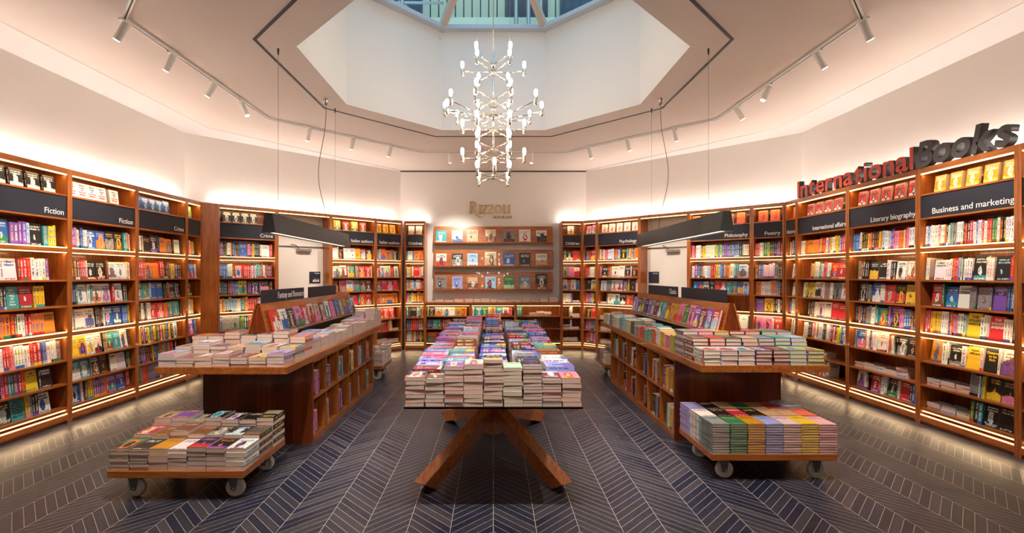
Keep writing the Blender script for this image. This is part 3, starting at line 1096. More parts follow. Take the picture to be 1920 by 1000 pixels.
# ---------------------------------------------------------------- back wall: low bookcases, ledges, logo
YB = CY + AP_FRONT
LOWZ = [0.68, 0.43, 0.175]
LOWT = [0.875, 0.66, 0.41]
lows = [(-hF + 0.422, -0.463, ['kytKwSywWWZO_', 'kvkTeukrkoykkyr', 'OORkOkO'], 'left'), (-0.463, 0.445, ['wweTEwlyooweTWrrr', '?', '?'], 'middle'),
        (0.445, hF - 0.422, ['tte___===', '_==wtkk', '__=_='], 'right')]
for x0, x1, rows, nm in lows:
    W = x1 - x0
    t = empty('low_bookcase', (x0, YB, 0), 0, label=f'low lit wooden bookcase under the wall display, {nm} of three', cat='bookcase', group='low bookcases under the display ledges')
    MB().box(0, 0.025, 0, DEP, 0, 0.925).box(W - 0.025, W, 0, DEP, 0, 0.925).obj('side_panel', 'wood_v', t)
    MB().box(0.025, W - 0.025, DEP - 0.015, DEP, 0.02, 0.92).obj('back_panel', 'wood_v', t)
    for z in LOWZ:
        MB().box(0.025, W - 0.025, 0.004, DEP - 0.015, z - 0.018, z).obj('shelf', 'wood_x', t)
    MB().box(0.025, W - 0.025, 0, 0.02, 0.895, 0.925).obj('top_rail', 'wood_x', t)
    e = MB().box(0.025, W - 0.025, 0.004, 0.018, 0.883, 0.894).obj('led_strip', 'led', t)
    strip_lamp(e, 0.025, W - 0.025, 0.024, 0.879, 25)
    MB().box(0.025, W - 0.025, 0.0, 0.018, 0.035, 0.088).obj('plinth', 'wood_x', t)
    MB().box(0.025, W - 0.025, 0.02, 0.034, 0.12, 0.132).obj('led_strip', 'led', t)
    for i, r in enumerate(rows):
        lay_row(Tr(x0, YB, 0), 0.03, W - 0.03, LOWZ[i] + 0.0005, LOWT[i] - LOWZ[i], r, 0.02, ['top', 'middle', 'bottom'][i] + f' shelf of {nm} low bookcase', hb=0.185)
ct = MB().box(-hF + 0.421, hF - 0.421, YB - 0.012, YB + DEP, 0.926, 0.96).obj('worktop', 'wood_x', None, 0.003)
tag(ct, 'long narrow wooden countertop over the three low bookcases on the back wall', 'countertop')
# flat piles along the counter
xx = -1.33
i = 0
pile_cols = 'wwghrwmwwgcwwwskwwsgk'
while xx < 1.30:
    wd = random.uniform(0.13, 0.2)
    n = random.choice([1, 2, 2, 3])
    if xx > 1.05:
        n = 4
    zz = 0.9605
    for k in range(n):
        tt = random.uniform(0.018, 0.03)
        ch = 'k' if xx > 1.05 else pile_cols[i % len(pile_cols)]
        add_book('paperback_book', Tr(xx + wd / 2, YB + 0.11, zz + tt / 2) @ Rz(random.uniform(-.04, .04) + pi / 2) @ FLAT @ Rx(pi), 0.14, wd * 0.96, tt, ch,
                 f'{PAL[ch][1]} book {"on top" if k == n-1 else nth(k) + " from the base"} of {nth(i)} pile from left on the back countertop')
        zz += tt + .0005
    xx += wd + 0.012
    i += 1

# three display ledges
ledge_cols = [
    [('t', 's', 'w'), ('w', 'k', 'b'), ('a', 'k', 'o'), ('c', 'a', 'u'), ('g', 'm', 'k'), ('w', 'r', 'w'), ('w', 'k', 'k')],
    [('w', 'k', 'r'), ('k', 'w', 'g'), ('s', 'b', 'w'), ('c', 'k', 'a'), ('b', 'w', 's'), ('k', 'w', 'g'), ('w', 'd', 'a')],
    [('g', 'k', 'w'), ('i', 'b', 'w'), ('a', 'w', 'u'), ('s', 'k', 'r'), ('e', 'l', 'j'), ('x', 'w', 'a'), ('k', 'w', 'u')],
]
zz0 = [(2.16, 2.52), (1.675, 2.035), (1.20, 1.575)]
shelfname = ['upper', 'middle', 'lower']
rowdesc = [['interior with teal curtains', 'large black lettering', 'dining room photograph', 'bright cream room photograph', 'grey room with pink chairs', 'plain white with small red picture', 'white with black top band'],
           ['white room with black sofa', 'black and white dress photograph', 'blue terrace photograph', 'cream stairs photograph, tallest', 'blue sky and villa', 'black border around small picture', 'greenish conservatory photograph'],
           ['grey palace photograph', 'lilac and blue house drawing', 'beige wall photograph', 'pale blue with dark emblem', 'green garden path', 'slate blue with cream panel', 'dark portrait with gold base band']]
LX = [-1.076, -0.745, -0.43, -0.057, 0.322, 0.649, 0.995]
for r in range(3):
    z0, z1 = zz0[r]
    t = empty('display_ledge', (0, CY + AP_WALL, z0), 0, label=f'{shelfname[r]} of three wide wooden face-out book ledges on the back wall', cat='wall shelf', group='face-out book ledges on the back wall')
    hw = 1.215
    H = z1 - z0
    d0, d1 = 0.17, 0.06
    # sloped back panel
    MB().poly([(-hw, -d0 + 0.045, 0.02), (hw, -d0 + 0.045, 0.02), (hw, -d1, H), (-hw, -d1, H), (-hw, -d0 + 0.06, 0.02), (hw, -d0 + 0.06, 0.02), (hw, -d1 + 0.015, H), (-hw, -d1 + 0.015, H)],
              [(0, 1, 2, 3), (5, 4, 7, 6), (3, 2, 6, 7), (0, 4, 5, 1), (0, 3, 7, 4), (1, 5, 6, 2)]).obj('back_panel', 'wood_x', t)
    for sx in (-1, 1):
        a = sx * hw
        b = sx * (hw + 0.012)
        MB().poly([(a, -d0 + 0.01, 0), (a, 0, 0), (a, 0, H), (a, -d1 - 0.01, H), (b, -d0 + 0.01, 0), (b, 0, 0), (b, 0, H), (b, -d1 - 0.01, H)],
                  [(0, 1, 2, 3), (7, 6, 5, 4), (0, 4, 5, 1), (1, 5, 6, 2), (2, 6, 7, 3), (3, 7, 4, 0)]).obj('side_panel', 'wood_v', t)
    MB().box(-hw, hw, -d0 - 0.01, -0.002, 0.0, 0.019).box(-hw, hw, -d0 - 0.012, -d0 - 0.004, 0.0, 0.03).obj('ledge_board', 'wood_x', t, 0.002)
    th = math.atan2(d0 - 0.045 - d1, H)
    for k in range(7):
        c = ledge_cols[r][k]
        h = 0.27 * random.uniform(0.92, 1.02) * (1.14 if (r, k) in ((1, 3), (2, 6)) else 1)
        w = 0.228 * random.uniform(0.93, 1.03)
        tt = 0.02
        mw = Tr(LX[k], CY + AP_WALL - d0 + 0.040 - 0.011, z0 + 0.022) @ Rx(-th) @ Tr(0, 0, h / 2) @ FACE
        b = add_book('art_book', mw, w, h, tt, c[0], f'art book on {shelfname[r]} wall ledge, {rowdesc[r][k]}', sty=2 if k != 5 else 1, hard=True, c2=c[1], c3=c[2], cat='art book', group='art books facing out on the wall ledges', force=True, a=0.05)

# logo on the wall: strokes
def stroke(mb, pts, w, closed=False):
    """polyline stroke in x,z plane -> list of slabs (y from 0 to -0.02); w: width or list"""
    n = len(pts)
    ws = w if isinstance(w, list) else [w] * n
    L, Rr = [], []
    for i in range(n):
        p0 = Vector(pts[i - 1 if (i or closed) else 0]); p1 = Vector(pts[(i + 1) % n if (i < n - 1 or closed) else n - 1])
        d = (p1 - p0).normalized()
        nrm = Vector((-d.y, d.x))
        L.append(Vector(pts[i]) + nrm * ws[i] / 2)
        Rr.append(Vector(pts[i]) - nrm * ws[i] / 2)
    for i in range(n if closed else n - 1):
        j = (i + 1) % n
        q = [L[i], Rr[i], Rr[j], L[j]]
        vs = [(p.x, 0, p.y) for p in q] + [(p.x, -0.022, p.y) for p in q]
        mb.poly(vs, [(0, 1, 2, 3), (7, 6, 5, 4), (0, 4, 5, 1), (1, 5, 6, 2), (2, 6, 7, 3), (3, 7, 4, 0)])


def glyph(ch, x, h, w, T, tn):
    mb = MB()
    if ch == 'I':
        stroke(mb, [(x + w / 2, 0), (x + w / 2, h)], T)
        stroke(mb, [(x + w / 2 - T, tn / 2), (x + w / 2 + T, tn / 2)], tn)
        stroke(mb, [(x + w / 2 - T, h - tn / 2), (x + w / 2 + T, h - tn / 2)], tn)
    elif ch == 'L':
        stroke(mb, [(x + T, 0), (x + T, h)], T)
        stroke(mb, [(x + 0.3 * T, tn / 2), (x + w, tn / 2)], tn)
        stroke(mb, [(x + w - tn / 2, 0), (x + w, h * 0.2)], tn)
        stroke(mb, [(x, h - tn / 2), (x + 2 * T, h - tn / 2)], tn)
    elif ch == 'Z':
        stroke(mb, [(x, h - tn / 2), (x + w, h - tn / 2)], tn)
        stroke(mb, [(x + T * .6, tn / 2), (x + w - T * .6, h - tn / 2)], T)
        stroke(mb, [(x, tn / 2), (x + w, tn / 2)], tn)
        stroke(mb, [(x + tn / 2, h), (x, h * 0.8)], tn)
        stroke(mb, [(x + w - tn / 2, 0), (x + w, h * 0.2)], tn)
    elif ch == 'O':
        n = 28
        pts = [(x + w / 2 + (w / 2 - T / 2) * cos(2 * pi * k / n), h / 2 + (h / 2 - tn / 2) * sin(2 * pi * k / n)) for k in range(n)]
        stroke(mb, pts, [tn + (T - tn) * abs(cos(2 * pi * k / n)) for k in range(n)], True)
    elif ch == 'M':
        stroke(mb, [(x + tn, 0), (x + w * .16, h)], tn)
        stroke(mb, [(x + w * .16, h), (x + w / 2, 0)], T)
        stroke(mb, [(x + w / 2, 0), (x + w * .84, h)], tn)
        stroke(mb, [(x + w * .84, h), (x + w - T / 2, 0)], T)
    elif ch == 'A':
        stroke(mb, [(x, 0), (x + w / 2, h)], tn)
        stroke(mb, [(x + w / 2, h), (x + w, 0)], T)
        stroke(mb, [(x + w * .22, h * .35), (x + w * .78, h * .35)], tn)
    elif ch == 'N':
        stroke(mb, [(x + tn, 0), (x + tn, h)], tn)
        stroke(mb, [(x + tn, h), (x + w - tn, 0)], T)
        stroke(mb, [(x + w - tn, 0), (x + w - tn, h)], tn)
    elif ch == 'R':
        stroke(mb, [(x + w * .16, 0), (x + w * .16, h)], T)
        stroke(mb, [(x, tn / 2), (x + w * .32, tn / 2)], tn)
        n = 14
        bx, bz, rx, rz_ = x + w * .30, h * .74, w * .36, h * .24
        pts = [(x + w * .16, bz + rz_)] + [(bx + rx * sin(pi * k / n), bz + rz_ * cos(pi * k / n)) for k in range(n + 1)] + [(x + w * .16, bz - rz_)]
        stroke(mb, pts, [tn] + [tn + (T - tn) * sin(pi * k / n) for k in range(n + 1)] + [tn])
        stroke(mb, [(x + w * .34, h * .5), (x + w * .52, h * .22), (x + w * .72, -h * .04), (x + w * .95, -h * .24), (x + w * 1.22, -h * .33), (x + w * 1.45, -h * .29)],
               [T * .6, T, T * 1.1, T, T * .6, tn * .6])
    return mb


lg = empty('wall_logo', (-0.502, CY + AP_WALL, 2.797), 0, label='raised gold serif shop name lettering on the back wall above the book ledges', cat='sign')
x = 0.0
for ch, h, w, adv in (('R', 0.25, 0.20, 0.205), ('I', 0.177, 0.04, 0.058), ('Z', 0.177, 0.112, 0.125), ('Z', 0.177, 0.112, 0.128), ('O', 0.177, 0.165, 0.185), ('L', 0.177, 0.085, 0.115), ('I', 0.177, 0.04, 0.05)):
    glyph(ch, x, h, w, 0.028, 0.012).obj('letter', 'gold', lg)
    x += adv
x = 0.495
for ch, w in zip('MILANO', (0.07, 0.018, 0.04, 0.058, 0.056, 0.06)):
    o = glyph(ch, x, 0.056, w, 0.009, 0.005).obj('letter', 'gold', lg)
    o.location.z = -0.105
    x += w + 0.019

# International Books letters over the right bookcases
sg = empty('letter_sign', (AP_FRONT + 0.02, 6.83, 2.60), -R90, label='large letter sign reading International Books standing on the right bookcases', cat='sign')


def letters(s, x, size, face, shear, off, xs, track):
    for ch in s:
        me = text_mesh(ch, size, extrude=0.035, offset=off, shear=shear)
        xsv = [v.co.x for v in me.vertices]
        wd = (max(xsv) - min(xsv)) * xs
        me2 = me.copy()
        me2.transform(Matrix.Diagonal((xs, 1, 1, 1)) @ Tr(-min(xsv), 0, 0))
        me2.materials.clear()
        me2.materials.append(M['black'])
        me2.materials.append(M[face])
        for p in me2.polygons:
            p.material_index = 1 if p.normal.z > 0.9 else 0
        o = bpy.data.objects.new('letter', me2)
        COL.objects.link(o)
        o.parent = sg
        ymin = min(v.co.y for v in me2.vertices)
        o.matrix_local = Tr(x, 0.0, 0.004 - min(0, ymin)) @ FRONT
        x += wd + track
    return x


xe = letters('International', 0.0, 0.325, 'red', 0.0, 0.006, 1.11, 0.02)
print('INTL END', xe)
xe = letters('Books', xe + 0.005, 0.35, 'grey', 0.2, 0.010, 0.96, 0.004)
print('BOOKS END', xe)

# ---------------------------------------------------------------- pendant lamps over the islands
def pendant(sx, y0, y1, label):
    t = empty('pendant_lamp', (sx * 2.07, 0, 0), 0, label=label, cat='pendant lamp', group='long black pendant lamps over the book islands')
    zb, zt, wb, wt = 1.905, 2.085, 0.062, 0.036
    vs = []
    for y in (y0, y1):
        vs += [(-wb, y, zb), (wb, y, zb), (wt, y, zt), (-wt, y, zt)]
    mb = MB().poly(vs, [(0, 1, 2, 3), (7, 6, 5, 4), (1, 5, 6, 2), (2, 6, 7, 3), (3, 7, 4, 0)])
    i = 0.006
    vs = []
    for y in (y0 + i, y1 - i):
        vs += [(-wb + i, y, zb), (wb - i, y, zb), (wt - i, y, zt - i), (-wt + i, y, zt - i)]
    mb.poly(vs, [(3, 2, 1, 0), (4, 5, 6, 7), (2, 6, 5, 1), (3, 7, 6, 2), (0, 4, 7, 3)])
    mb.poly([(-wb, y0, zb), (wb, y0, zb), (wb - i, y0 + i, zb), (-wb + i, y0 + i, zb), (-wb, y1, zb), (wb, y1, zb), (wb - i, y1 - i, zb), (-wb + i, y1 - i, zb)],
            [(0, 3, 2, 1), (1, 2, 6, 5), (4, 5, 6, 7), (0, 4, 7, 3)])
    mb.obj('shade', 'darkgrey', t)
    ym = (y0 + y1) / 2
    MB().box(-wb + 0.012, wb - 0.012, y0 + 0.02, ym - 0.015, zb + 0.012, zb + 0.018).obj('diffuser', 'pendant_glow', t)
    MB().box(-wb + 0.012, wb - 0.012, ym + 0.015, y1 - 0.02, zb + 0.012, zb + 0.018).obj('diffuser', 'pendant_glow', t)
    for y in (4.62, 6.28):
        MB().tube([(0, y, zt), (0, y, ZC - 0.05)], 0.002, 6).obj('suspension_wire', 'steel', t)
        MB().lathe([(0, -0.06), (0.006, -0.06), (0.009, -0.03), (0.009, 0.0)], (0, y, ZC), 12).obj('wire_gripper', 'darkgrey', t)
    yc = 5.93
    MB().lathe([(0, -0.085), (0.026, -0.085), (0.026, 0)], (0, yc, ZC), 20).obj('ceiling_canopy', 'steel', t)
    pts = []
    for k in range(25):
        f = k / 24
        z = (ZC - 0.085) * (1 - f) + zt * f
        pts.append((sx * (0.13 * sin(f * pi) ** 2 * (0.4 + f) - 0.02 * f), yc + 0.05 * sin(f * 3.0), z))
    MB().tube(pts, 0.0035, 6).obj('power_cord', 'cable', t)


pendant(-1, 4.42, 6.75, 'long black trapezoid pendant lamp hanging over the left book island')
pendant(1, 4.25, 6.75, 'long black trapezoid pendant lamp hanging over the right book island')

# ---------------------------------------------------------------- chandelier
ch = empty('chandelier', (0, CY, 0), 0, label='tiered nickel chandelier with many glowing upright bulbs under the skylight', cat='chandelier')
MB().tube([(0, 0, 2.62), (0, 0, 4.0)], 0.011, 10).obj('stem', 'chrome', ch)
MB().tube([(0, 0, 4.0), (0, 0, ZS + RISE - 0.03)], 0.005, 8).obj('suspension_rod', 'steel', ch)
for sx in (-0.22, 0.22):
    MB().tube([(sx * 0.8, -0.2, 3.9), (sx * 0.8, -0.2, ZS + 0.45)], 0.0015, 6).obj('suspension_wire', 'steel', ch)
hold_me = MB().lathe([(0, -0.085), (0.017, -0.085), (0.019, -0.07), (0.019, 0.0), (0.014, 0.004), (0, 0.004)], (0, 0, 0), 14).mesh('lamp_holder', 'chrome')
bulb_me = MB().lathe([(0.010, 0.002), (0.016, 0.018), (0.020, 0.045), (0.018, 0.066), (0.011, 0.080), (0, 0.085)], (0, 0, 0), 14).mesh('bulb', 'bulb')


def lamp(x, y, z, zh, ri=0.0, ai=0.0):
    """z: foot of bulb; zh: hub height"""
    a = (ri * cos(ai), ri * sin(ai), zh)
    dx, dy = x - a[0], y - a[1]
    MB().tube([a, (a[0] + dx * 0.45, a[1] + dy * 0.45, zh - 0.012), (x, y, z - 0.035)], 0.0075, 8).obj('arm', 'chrome', ch)
    for me, nm in ((hold_me, 'lamp_holder'), (bulb_me, 'bulb')):
        o = bpy.data.objects.new(nm, me)
        COL.objects.link(o)
        o.parent = ch
        o.location = (x, y, z)


def tier(z, r, angs, drop=0.03):
    for a in angs:
        lamp(r * cos(radians(a)), r * sin(radians(a)), z, z - drop)
    MB().lathe([(0.011, -0.03), (0.02, -0.026), (0.02, 0.006), (0.011, 0.01)], (0, 0, z - drop), 12).obj('hub', 'chrome', ch)


tier(3.895, 0.34, (238, 302))
tier(3.815, 0.345, (0, 60, 120, 180, 240, 300))
tier(3.50, 0.36, (240, 300, 60, 120))
tier(3.405, 0.345, (237, 303))
tier(3.385, 0.545, (5, 38, 70, 110, 142, 175, 215, 325), 0.09)
tier(3.345, 0.52, (195,), 0.05)
tier(3.17, 0.345, (0, 60, 120, 180, 240, 300))
tier(2.96, 0.34, (60, 120, 240, 300))
tier(2.85, 0.345, (0, 60, 120, 180, 240, 300))
tier(2.64, 0.34, (60, 120, 240, 300))
tier(2.66, 0.34, (272,))

# ---------------------------------------------------------------- track spotlights
spots = [(235, 12), (323, 118), (401, 164), (455, 204), (580, 250), (662, 268), (732, 284), (843, 293), (998, 295), (1105, 285), (1177, 269), (1265, 251), (1382, 211), (1440, 170), (1532, 114), (1618, 12)]
body_me = MB().lathe([(0, -0.17), (0.026, -0.17), (0.031, -0.165), (0.031, 0.0), (0.027, 0.004), (0, 0.004)], (0, 0, 0), 20).mesh('housing', 'white')
lens_me = MB().lathe([(0, 0.0), (0.024, 0.0), (0.024, 0.003)], (0, 0, -0.1735), 16).mesh('lens', 'spotlens')
cone = []
names16 = ['nearest on the left run', 'second on the left run', 'third on the left run', 'fourth on the left run', 'first on the left diagonal', 'second on the left diagonal',
           'third on the left diagonal', 'left one before the back wall', 'right one before the back wall', 'third on the right diagonal', 'second on the right diagonal', 'first on the right diagonal',
           'fourth on the right run', 'third on the right run', 'second on the right run', 'nearest on the right run']
apex = octa(AP_TR)


def on_track(u):
    """point of the track ring whose image column is u"""
    best = None
    for i in range(8):
        a, b = Vector(apex[i]), Vector(apex[(i + 1) % 8])
        for k in range(41):
            p = a.lerp(b, k / 40)
            if p.y < 1.5: continue
            du = abs(PU + F * p.x / p.y - u)
            if best is None or du < best[0] - 1e-9:
                if p.y > 3.0 or True:
                    best = (du, p.copy(), i)
    return best[1]


near = [(-1.15, 2.235, (-2.1, 3.4, 0.4)), (-0.45, 2.235, (-0.25, 3.2, 0.6)), (0.45, 2.235, (0.25, 3.2, 0.6)), (1.15, 2.235, (2.1, 3.7, 0.4)),
        (-1.9, 2.85, (-2.1, 4.0, 0.7)), (1.9, 2.85, (2.1, 4.2, 0.7)), (-1.55, 2.5, (-0.2, 4.4, 0.8)), (1.55, 2.5, (0.2, 4.4, 0.8))]
for k, (u, v) in enumerate(spots + [(None, None)] * len(near)):
    if u is None:
        X, Y = near[k - 16][:2]
    elif u < 500:
        X = -AP_TR; Y = F * AP_TR / (PU - u)
    elif u > 1345:
        X = AP_TR; Y = F * AP_TR / (u - PU)
    elif 782 < u < 1064:
        Y = CY + AP_TR; X = (u - PU) / F * Y
    else:
        kk = (u - PU) / F
        c_ = CY + AP_TR + AP_TR * tan(pi / 8)     # |x| + y = c
        Y = c_ / (1 + abs(kk)); X = kk * Y
    t = empty('track_spotlight', (X, Y, ZC - 0.022), 0, label=f'small white cylinder track spotlight, {names16[k] if k < 16 else nth(k - 16) + " of the eight above the camera"}', cat='spotlight', group='white spotlights on the ceiling track')
    MB().box(-0.016, 0.016, -0.06, 0.06, -0.018, 0.0).tube([(0, 0, -0.01), (0, 0, -0.045)], 0.008, 8).obj('adapter', 'white', t)
    # aim outwards at the shelves
    if u is None: tgt = None
    elif abs(X) > AP_TR - 0.01: tgt = Vector((math.copysign(4.5, X), Y + (0.2 if k % 2 else -0.1), 1.3))
    elif 782 < u < 1064: tgt = Vector((X, 9.9, 1.7))
    else:
        s_ = 1.15 / 1.0
        tgt = Vector((X + math.copysign(0.85, X), Y + 0.85, 1.3))
    if u is None:
        tgt = Vector(near[k - 16][2])
    if k in (3, 8, 13):
        tgt = Vector((X * 0.6, Y, 0.9))
    d = (tgt - Vector((X, Y, ZC - 0.06))).normalized()
    rot = d.to_track_quat('-Z', 'Y').to_matrix().to_4x4()
    hd = bpy.data.objects.new('housing', body_me); COL.objects.link(hd); hd.parent = t
    hd.matrix_local = Tr(0, 0, -0.045) @ rot @ Tr(0, 0, 0.03)
    ls = bpy.data.objects.new('lens', lens_me); COL.objects.link(ls); ls.parent = hd
    L = bpy.data.lights.new('spot', 'SPOT')
    L.energy = W_SPOT * (1.7 if u is None else (2.2 if k in (7, 8) else 1.0))
    L.color = (1.0, 0.89, 0.78)
    L.spot_size = radians(58)
    L.spot_blend = 0.7
    L.shadow_soft_size = 0.03
    lo = bpy.data.objects.new('spot_beam', L); COL.objects.link(lo); lo.parent = hd
    lo.location = (0, 0, -0.18)

# ---------------------------------------------------------------- glass table
GT = 0.69
tb = empty('glass_table', (0, 0, 0), 0, label='long glass-topped table on crossed cherry wood legs in the middle of the shop', cat='table')
MB().box(-0.562, 0.562, 3.0, 6.62, GT - 0.012, GT).obj('glass_top', 'glass', tb, 0.002)
for yc, dy in ((4.2, 0.86), (6.0, 0.48)):
    MB().prism([(0.0, yc - 0.09), (0.09, yc), (0.0, yc + 0.09), (-0.09, yc)], 0.14, 0.52).obj('hub', 'wood_v', tb, 0.004)
    for sx in (-1, 1):
        for sy in (-1, 1):
            A, B = Vector((0, yc, 0.36)), Vector((sx * 0.50, yc + sy * dy, 0.0))
            d = (B - A).normalized()
            # lower leg, cut flat on the floor
            s_ = d.cross(Vector((0, 0, 1))).normalized() * 0.05
            e0 = A + Vector((0, 0, 0.065)); e1 = A - Vector((0, 0, 0.065))
            top_end = B + Vector((0, 0, 0.075)) + Vector((d.x, d.y, 0)) * 0.03
            bot_end = B + Vector((0, 0, 0.0)) - Vector((d.x, d.y, 0)) * 0.10
            v8 = [e1 - s_, e1 + s_, e0 + s_, e0 - s_, bot_end - s_, bot_end + s_, top_end + s_, top_end - s_]
            MB().poly(v8, [(0, 1, 2, 3), (7, 6, 5, 4), (0, 4, 5, 1), (1, 5, 6, 2), (2, 6, 7, 3), (3, 7, 4, 0)]).obj('leg', 'wood_y', tb, 0.003)
            MB().beam((sx * 0.02, yc + sy * 0.03, 0.36), (sx * 0.34, yc + sy * dy * 0.62, GT - 0.02), 0.03, 0.10).obj('arm', 'wood_y', tb, 0.003)

# books on the glass table
def stack(kind, x, y, z, n, t, w, h, ch, lab, hard=False, rot=0.0, sty=None, jitr=0.004, alt=None, pageside=True, tj=0.15, c2=None, c3=None, topch=None):
    """n books lying flat; alt: spine alternation"""
    zz = z + 0.0005
    base = None
    for k in range(n):
        tt = t * random.uniform(1 - tj, 1 + tj)
        r = rot + random.uniform(-0.025, 0.025)
        if alt and k % alt == alt - 1:
            r += pi
        mw = Tr(x + random.uniform(-jitr, jitr), y + random.uniform(-jitr, jitr), zz + tt / 2) @ Rz(r) @ FLAT
        i = n - 1 - k
        pos = ORD[i] if i < 19 else nth(i)
        if i == 0:
            pos_s = 'topmost book'
        else:
            pos_s = f'{pos} book from top'
        b = add_book(kind, mw, w * random.uniform(0.985, 1.0), h * random.uniform(0.985, 1.0), tt, ch, f'{pos_s} of {lab}', hard=hard, sty=sty, c2=c2, c3=c3)
        if base:
            for kx in ('c1', 'c2', 'c3', 'sd', 'sty'):
                b[kx] = base[kx]
        base = b
        zz += tt + 0.0004
    return zz


front = [('n', 7, .026, 'w', 'h'), ('u', 7, .024, 'w', 'x'), ('v', 10, .0245, 'w', 'o'), ('c', 10, .025, 'k', 'p'), ('k', 12, .0235, 'c', 'a'),
         ('j', 11, .022, 'e', 'e'), ('k', 12, .021, 'v', 'g'), ('m', 10, .0178, 'w', 's'), ('p', 6, .03, 'r', 'y')]
cname = {'n': 'blue', 'u': 'brown', 'v': 'purple', 'c': 'cream', 'k': 'dark', 'j': 'pale green', 'm': 'maroon', 'p': 'pink'}
for i, (c, n, t, c2, c3) in enumerate(front):
    stack('paperback_book', -0.494 + 0.1235 * i, 3.113, GT, n, t, 0.119, 0.196, c, f'{cname[c]} stack, {nth(i)} from left at front of glass table', c2=c2, c3=c3,
          sty=(2 if c not in 'j' else 0), alt=(2 if i == 7 else None))
colx = [-0.455, -0.247, 0.0, 0.247, 0.455]
ccol = ['pvipsmbptviguv', 'puvspcgwvtkpus', 'knnbrbnknbvbkr', 'kntusrkbwkmgns', 'wpvksemrtbgkus']
colnm = ['far left', 'inner left', 'middle', 'inner right', 'far right']
for ci_, cx in enumerate(colx):
    hcur = random.uniform(0.18, 0.24)
    hh_, y, j = None, 3.29, 0
    while y < 6.5:
        if j % 2 == 0 or random.random() < .3:
            hcur = random.uniform(0.165, 0.225) + (0.03 if ci_ in (2,) else 0) + (0.03 if y > 5.9 and ci_ in (1, 2) else 0)
        if j == 0 and ci_ in (1, 2, 3):
            hcur = 0.23
        chh = random.choice(ccol[ci_])
        if ci_ == 4 and y < 3.75: chh = 'w' if y > 3.5 else 'i'
        if ci_ == 1 and y < 3.4: chh = 't'
        if ci_ == 3 and 3.6 < y < 3.9: chh = 's'
        t = random.uniform(0.02, 0.032)
        stack('paperback_book', cx, y + 0.064, GT, max(4, round(hcur / t)), t, 0.128, 0.195, chh,
              f'{nth(j)} {PAL[chh][1]} stack, {colnm[ci_]} column of glass table', rot=random.choice([0, 0, 0, 0]) + (pi / 2), sty=2, jitr=0.005)
        y += 0.1315
        j += 1


# ---------------------------------------------------------------- islands
def island(sx, xi, xo, y0, y1, yt0, yt1, ncol, cells, nm):
    """xi: aisle face |x|; xo outer; body y0..y1; top yt0..yt1"""
    t = empty('display_island', (0, 0, 0), 0, label=f'{nm} long cherry wood book island with cubby shelves and overhanging top', cat='display counter', group='wooden book islands')
    H = 0.745
    X = lambda a: sx * a
    MB().box(X(xi - 0.02), X(xo + 0.03), yt0, yt1, H, 0.80).obj('top', 'wood_y', t, 0.003)
    MB().box(X(xi), X(xo), y0, y0 + 0.03, 0, H).obj('end_panel', 'veneer', t)
    MB().box(X(xi), X(xo), y1 - 0.03, y1, 0, H).obj('end_panel', 'wood_v', t)
    xm = xi + 0.30
    MB().box(X(xm), X(xm + 0.02), y0 + 0.03, y1 - 0.03, 0.03, H).obj('back_panel', 'wood_v', t)
    MB().box(X(xi), X(xo), y0 + 0.03, y1 - 0.03, 0.0, 0.055).obj('bottom_board', 'wood_y', t)
    MB().box(X(xi), X(xm), y0 + 0.03, y1 - 0.03, 0.388, 0.408).obj('shelf', 'wood_y', t)
    MB().box(X(xi), X(xm), y0 + 0.03, y1 - 0.03, 0.722, 0.7445).obj('head_board', 'wood_y', t)
    MB().box(X(xo - 0.02), X(xo), y0 + 0.03, y1 - 0.03, 0.056, 0.744).obj('outer_panel', 'wood_v', t)
    step = (y1 - y0) / ncol
    for k in range(1, ncol):
        yy = y0 + k * step
        MB().box(X(xi + 0.001), X(xm), yy - 0.009, yy + 0.009, 0.056, 0.387).obj('divider', 'wood_v', t)
        MB().box(X(xi + 0.001), X(xm), yy - 0.009, yy + 0.009, 0.409, 0.7215).obj('divider', 'wood_v', t)
    for r in range(2):
        for k in range(ncol):
            s = cells[r][k]
            if sx < 0:
                U = Tr(-xi, y0 + k * step, 0) @ Rz(R90)
                idx = k
            else:
                U = Tr(xi, y1 - k * step, 0) @ Rz(-R90)
                idx = k
            lay_row(U, 0.03, step - 0.012, (0.412, 0.0595)[r], 0.3, s, 0.0, f"{nth(idx)} {'upper' if r == 0 else 'lower'} cubby of the {nm} island", lean=0, fill=0.86, hb=0.232, yoff=0.012, gapw=0.075, side=(-5 if sx < 0 else 5))
    return t


island(-1, 1.62, 2.60, 4.30, 6.48, 3.72, 7.06, 6, [['pvvmpv_', 'bnkvv__', 'Tgs__', 'YkC__', 'PTb__', 'rmvrk_'], ['kwppp__', 'ygyv__', 'vpkv_', 'gtpk__', 'tgv__', 'svT__']], 'left')
island(1, 1.662, 2.63, 4.39, 6.79, 3.79, 7.36, 6, [['__tTc_', '_nbgu_', '_nwwm_', '___nb_', '_cura_', 'mkryyuzz'], ['___rk', '__k_d', '_rm_g', '__rkk', '_kkdg', '_ewwyyos']], 'right')

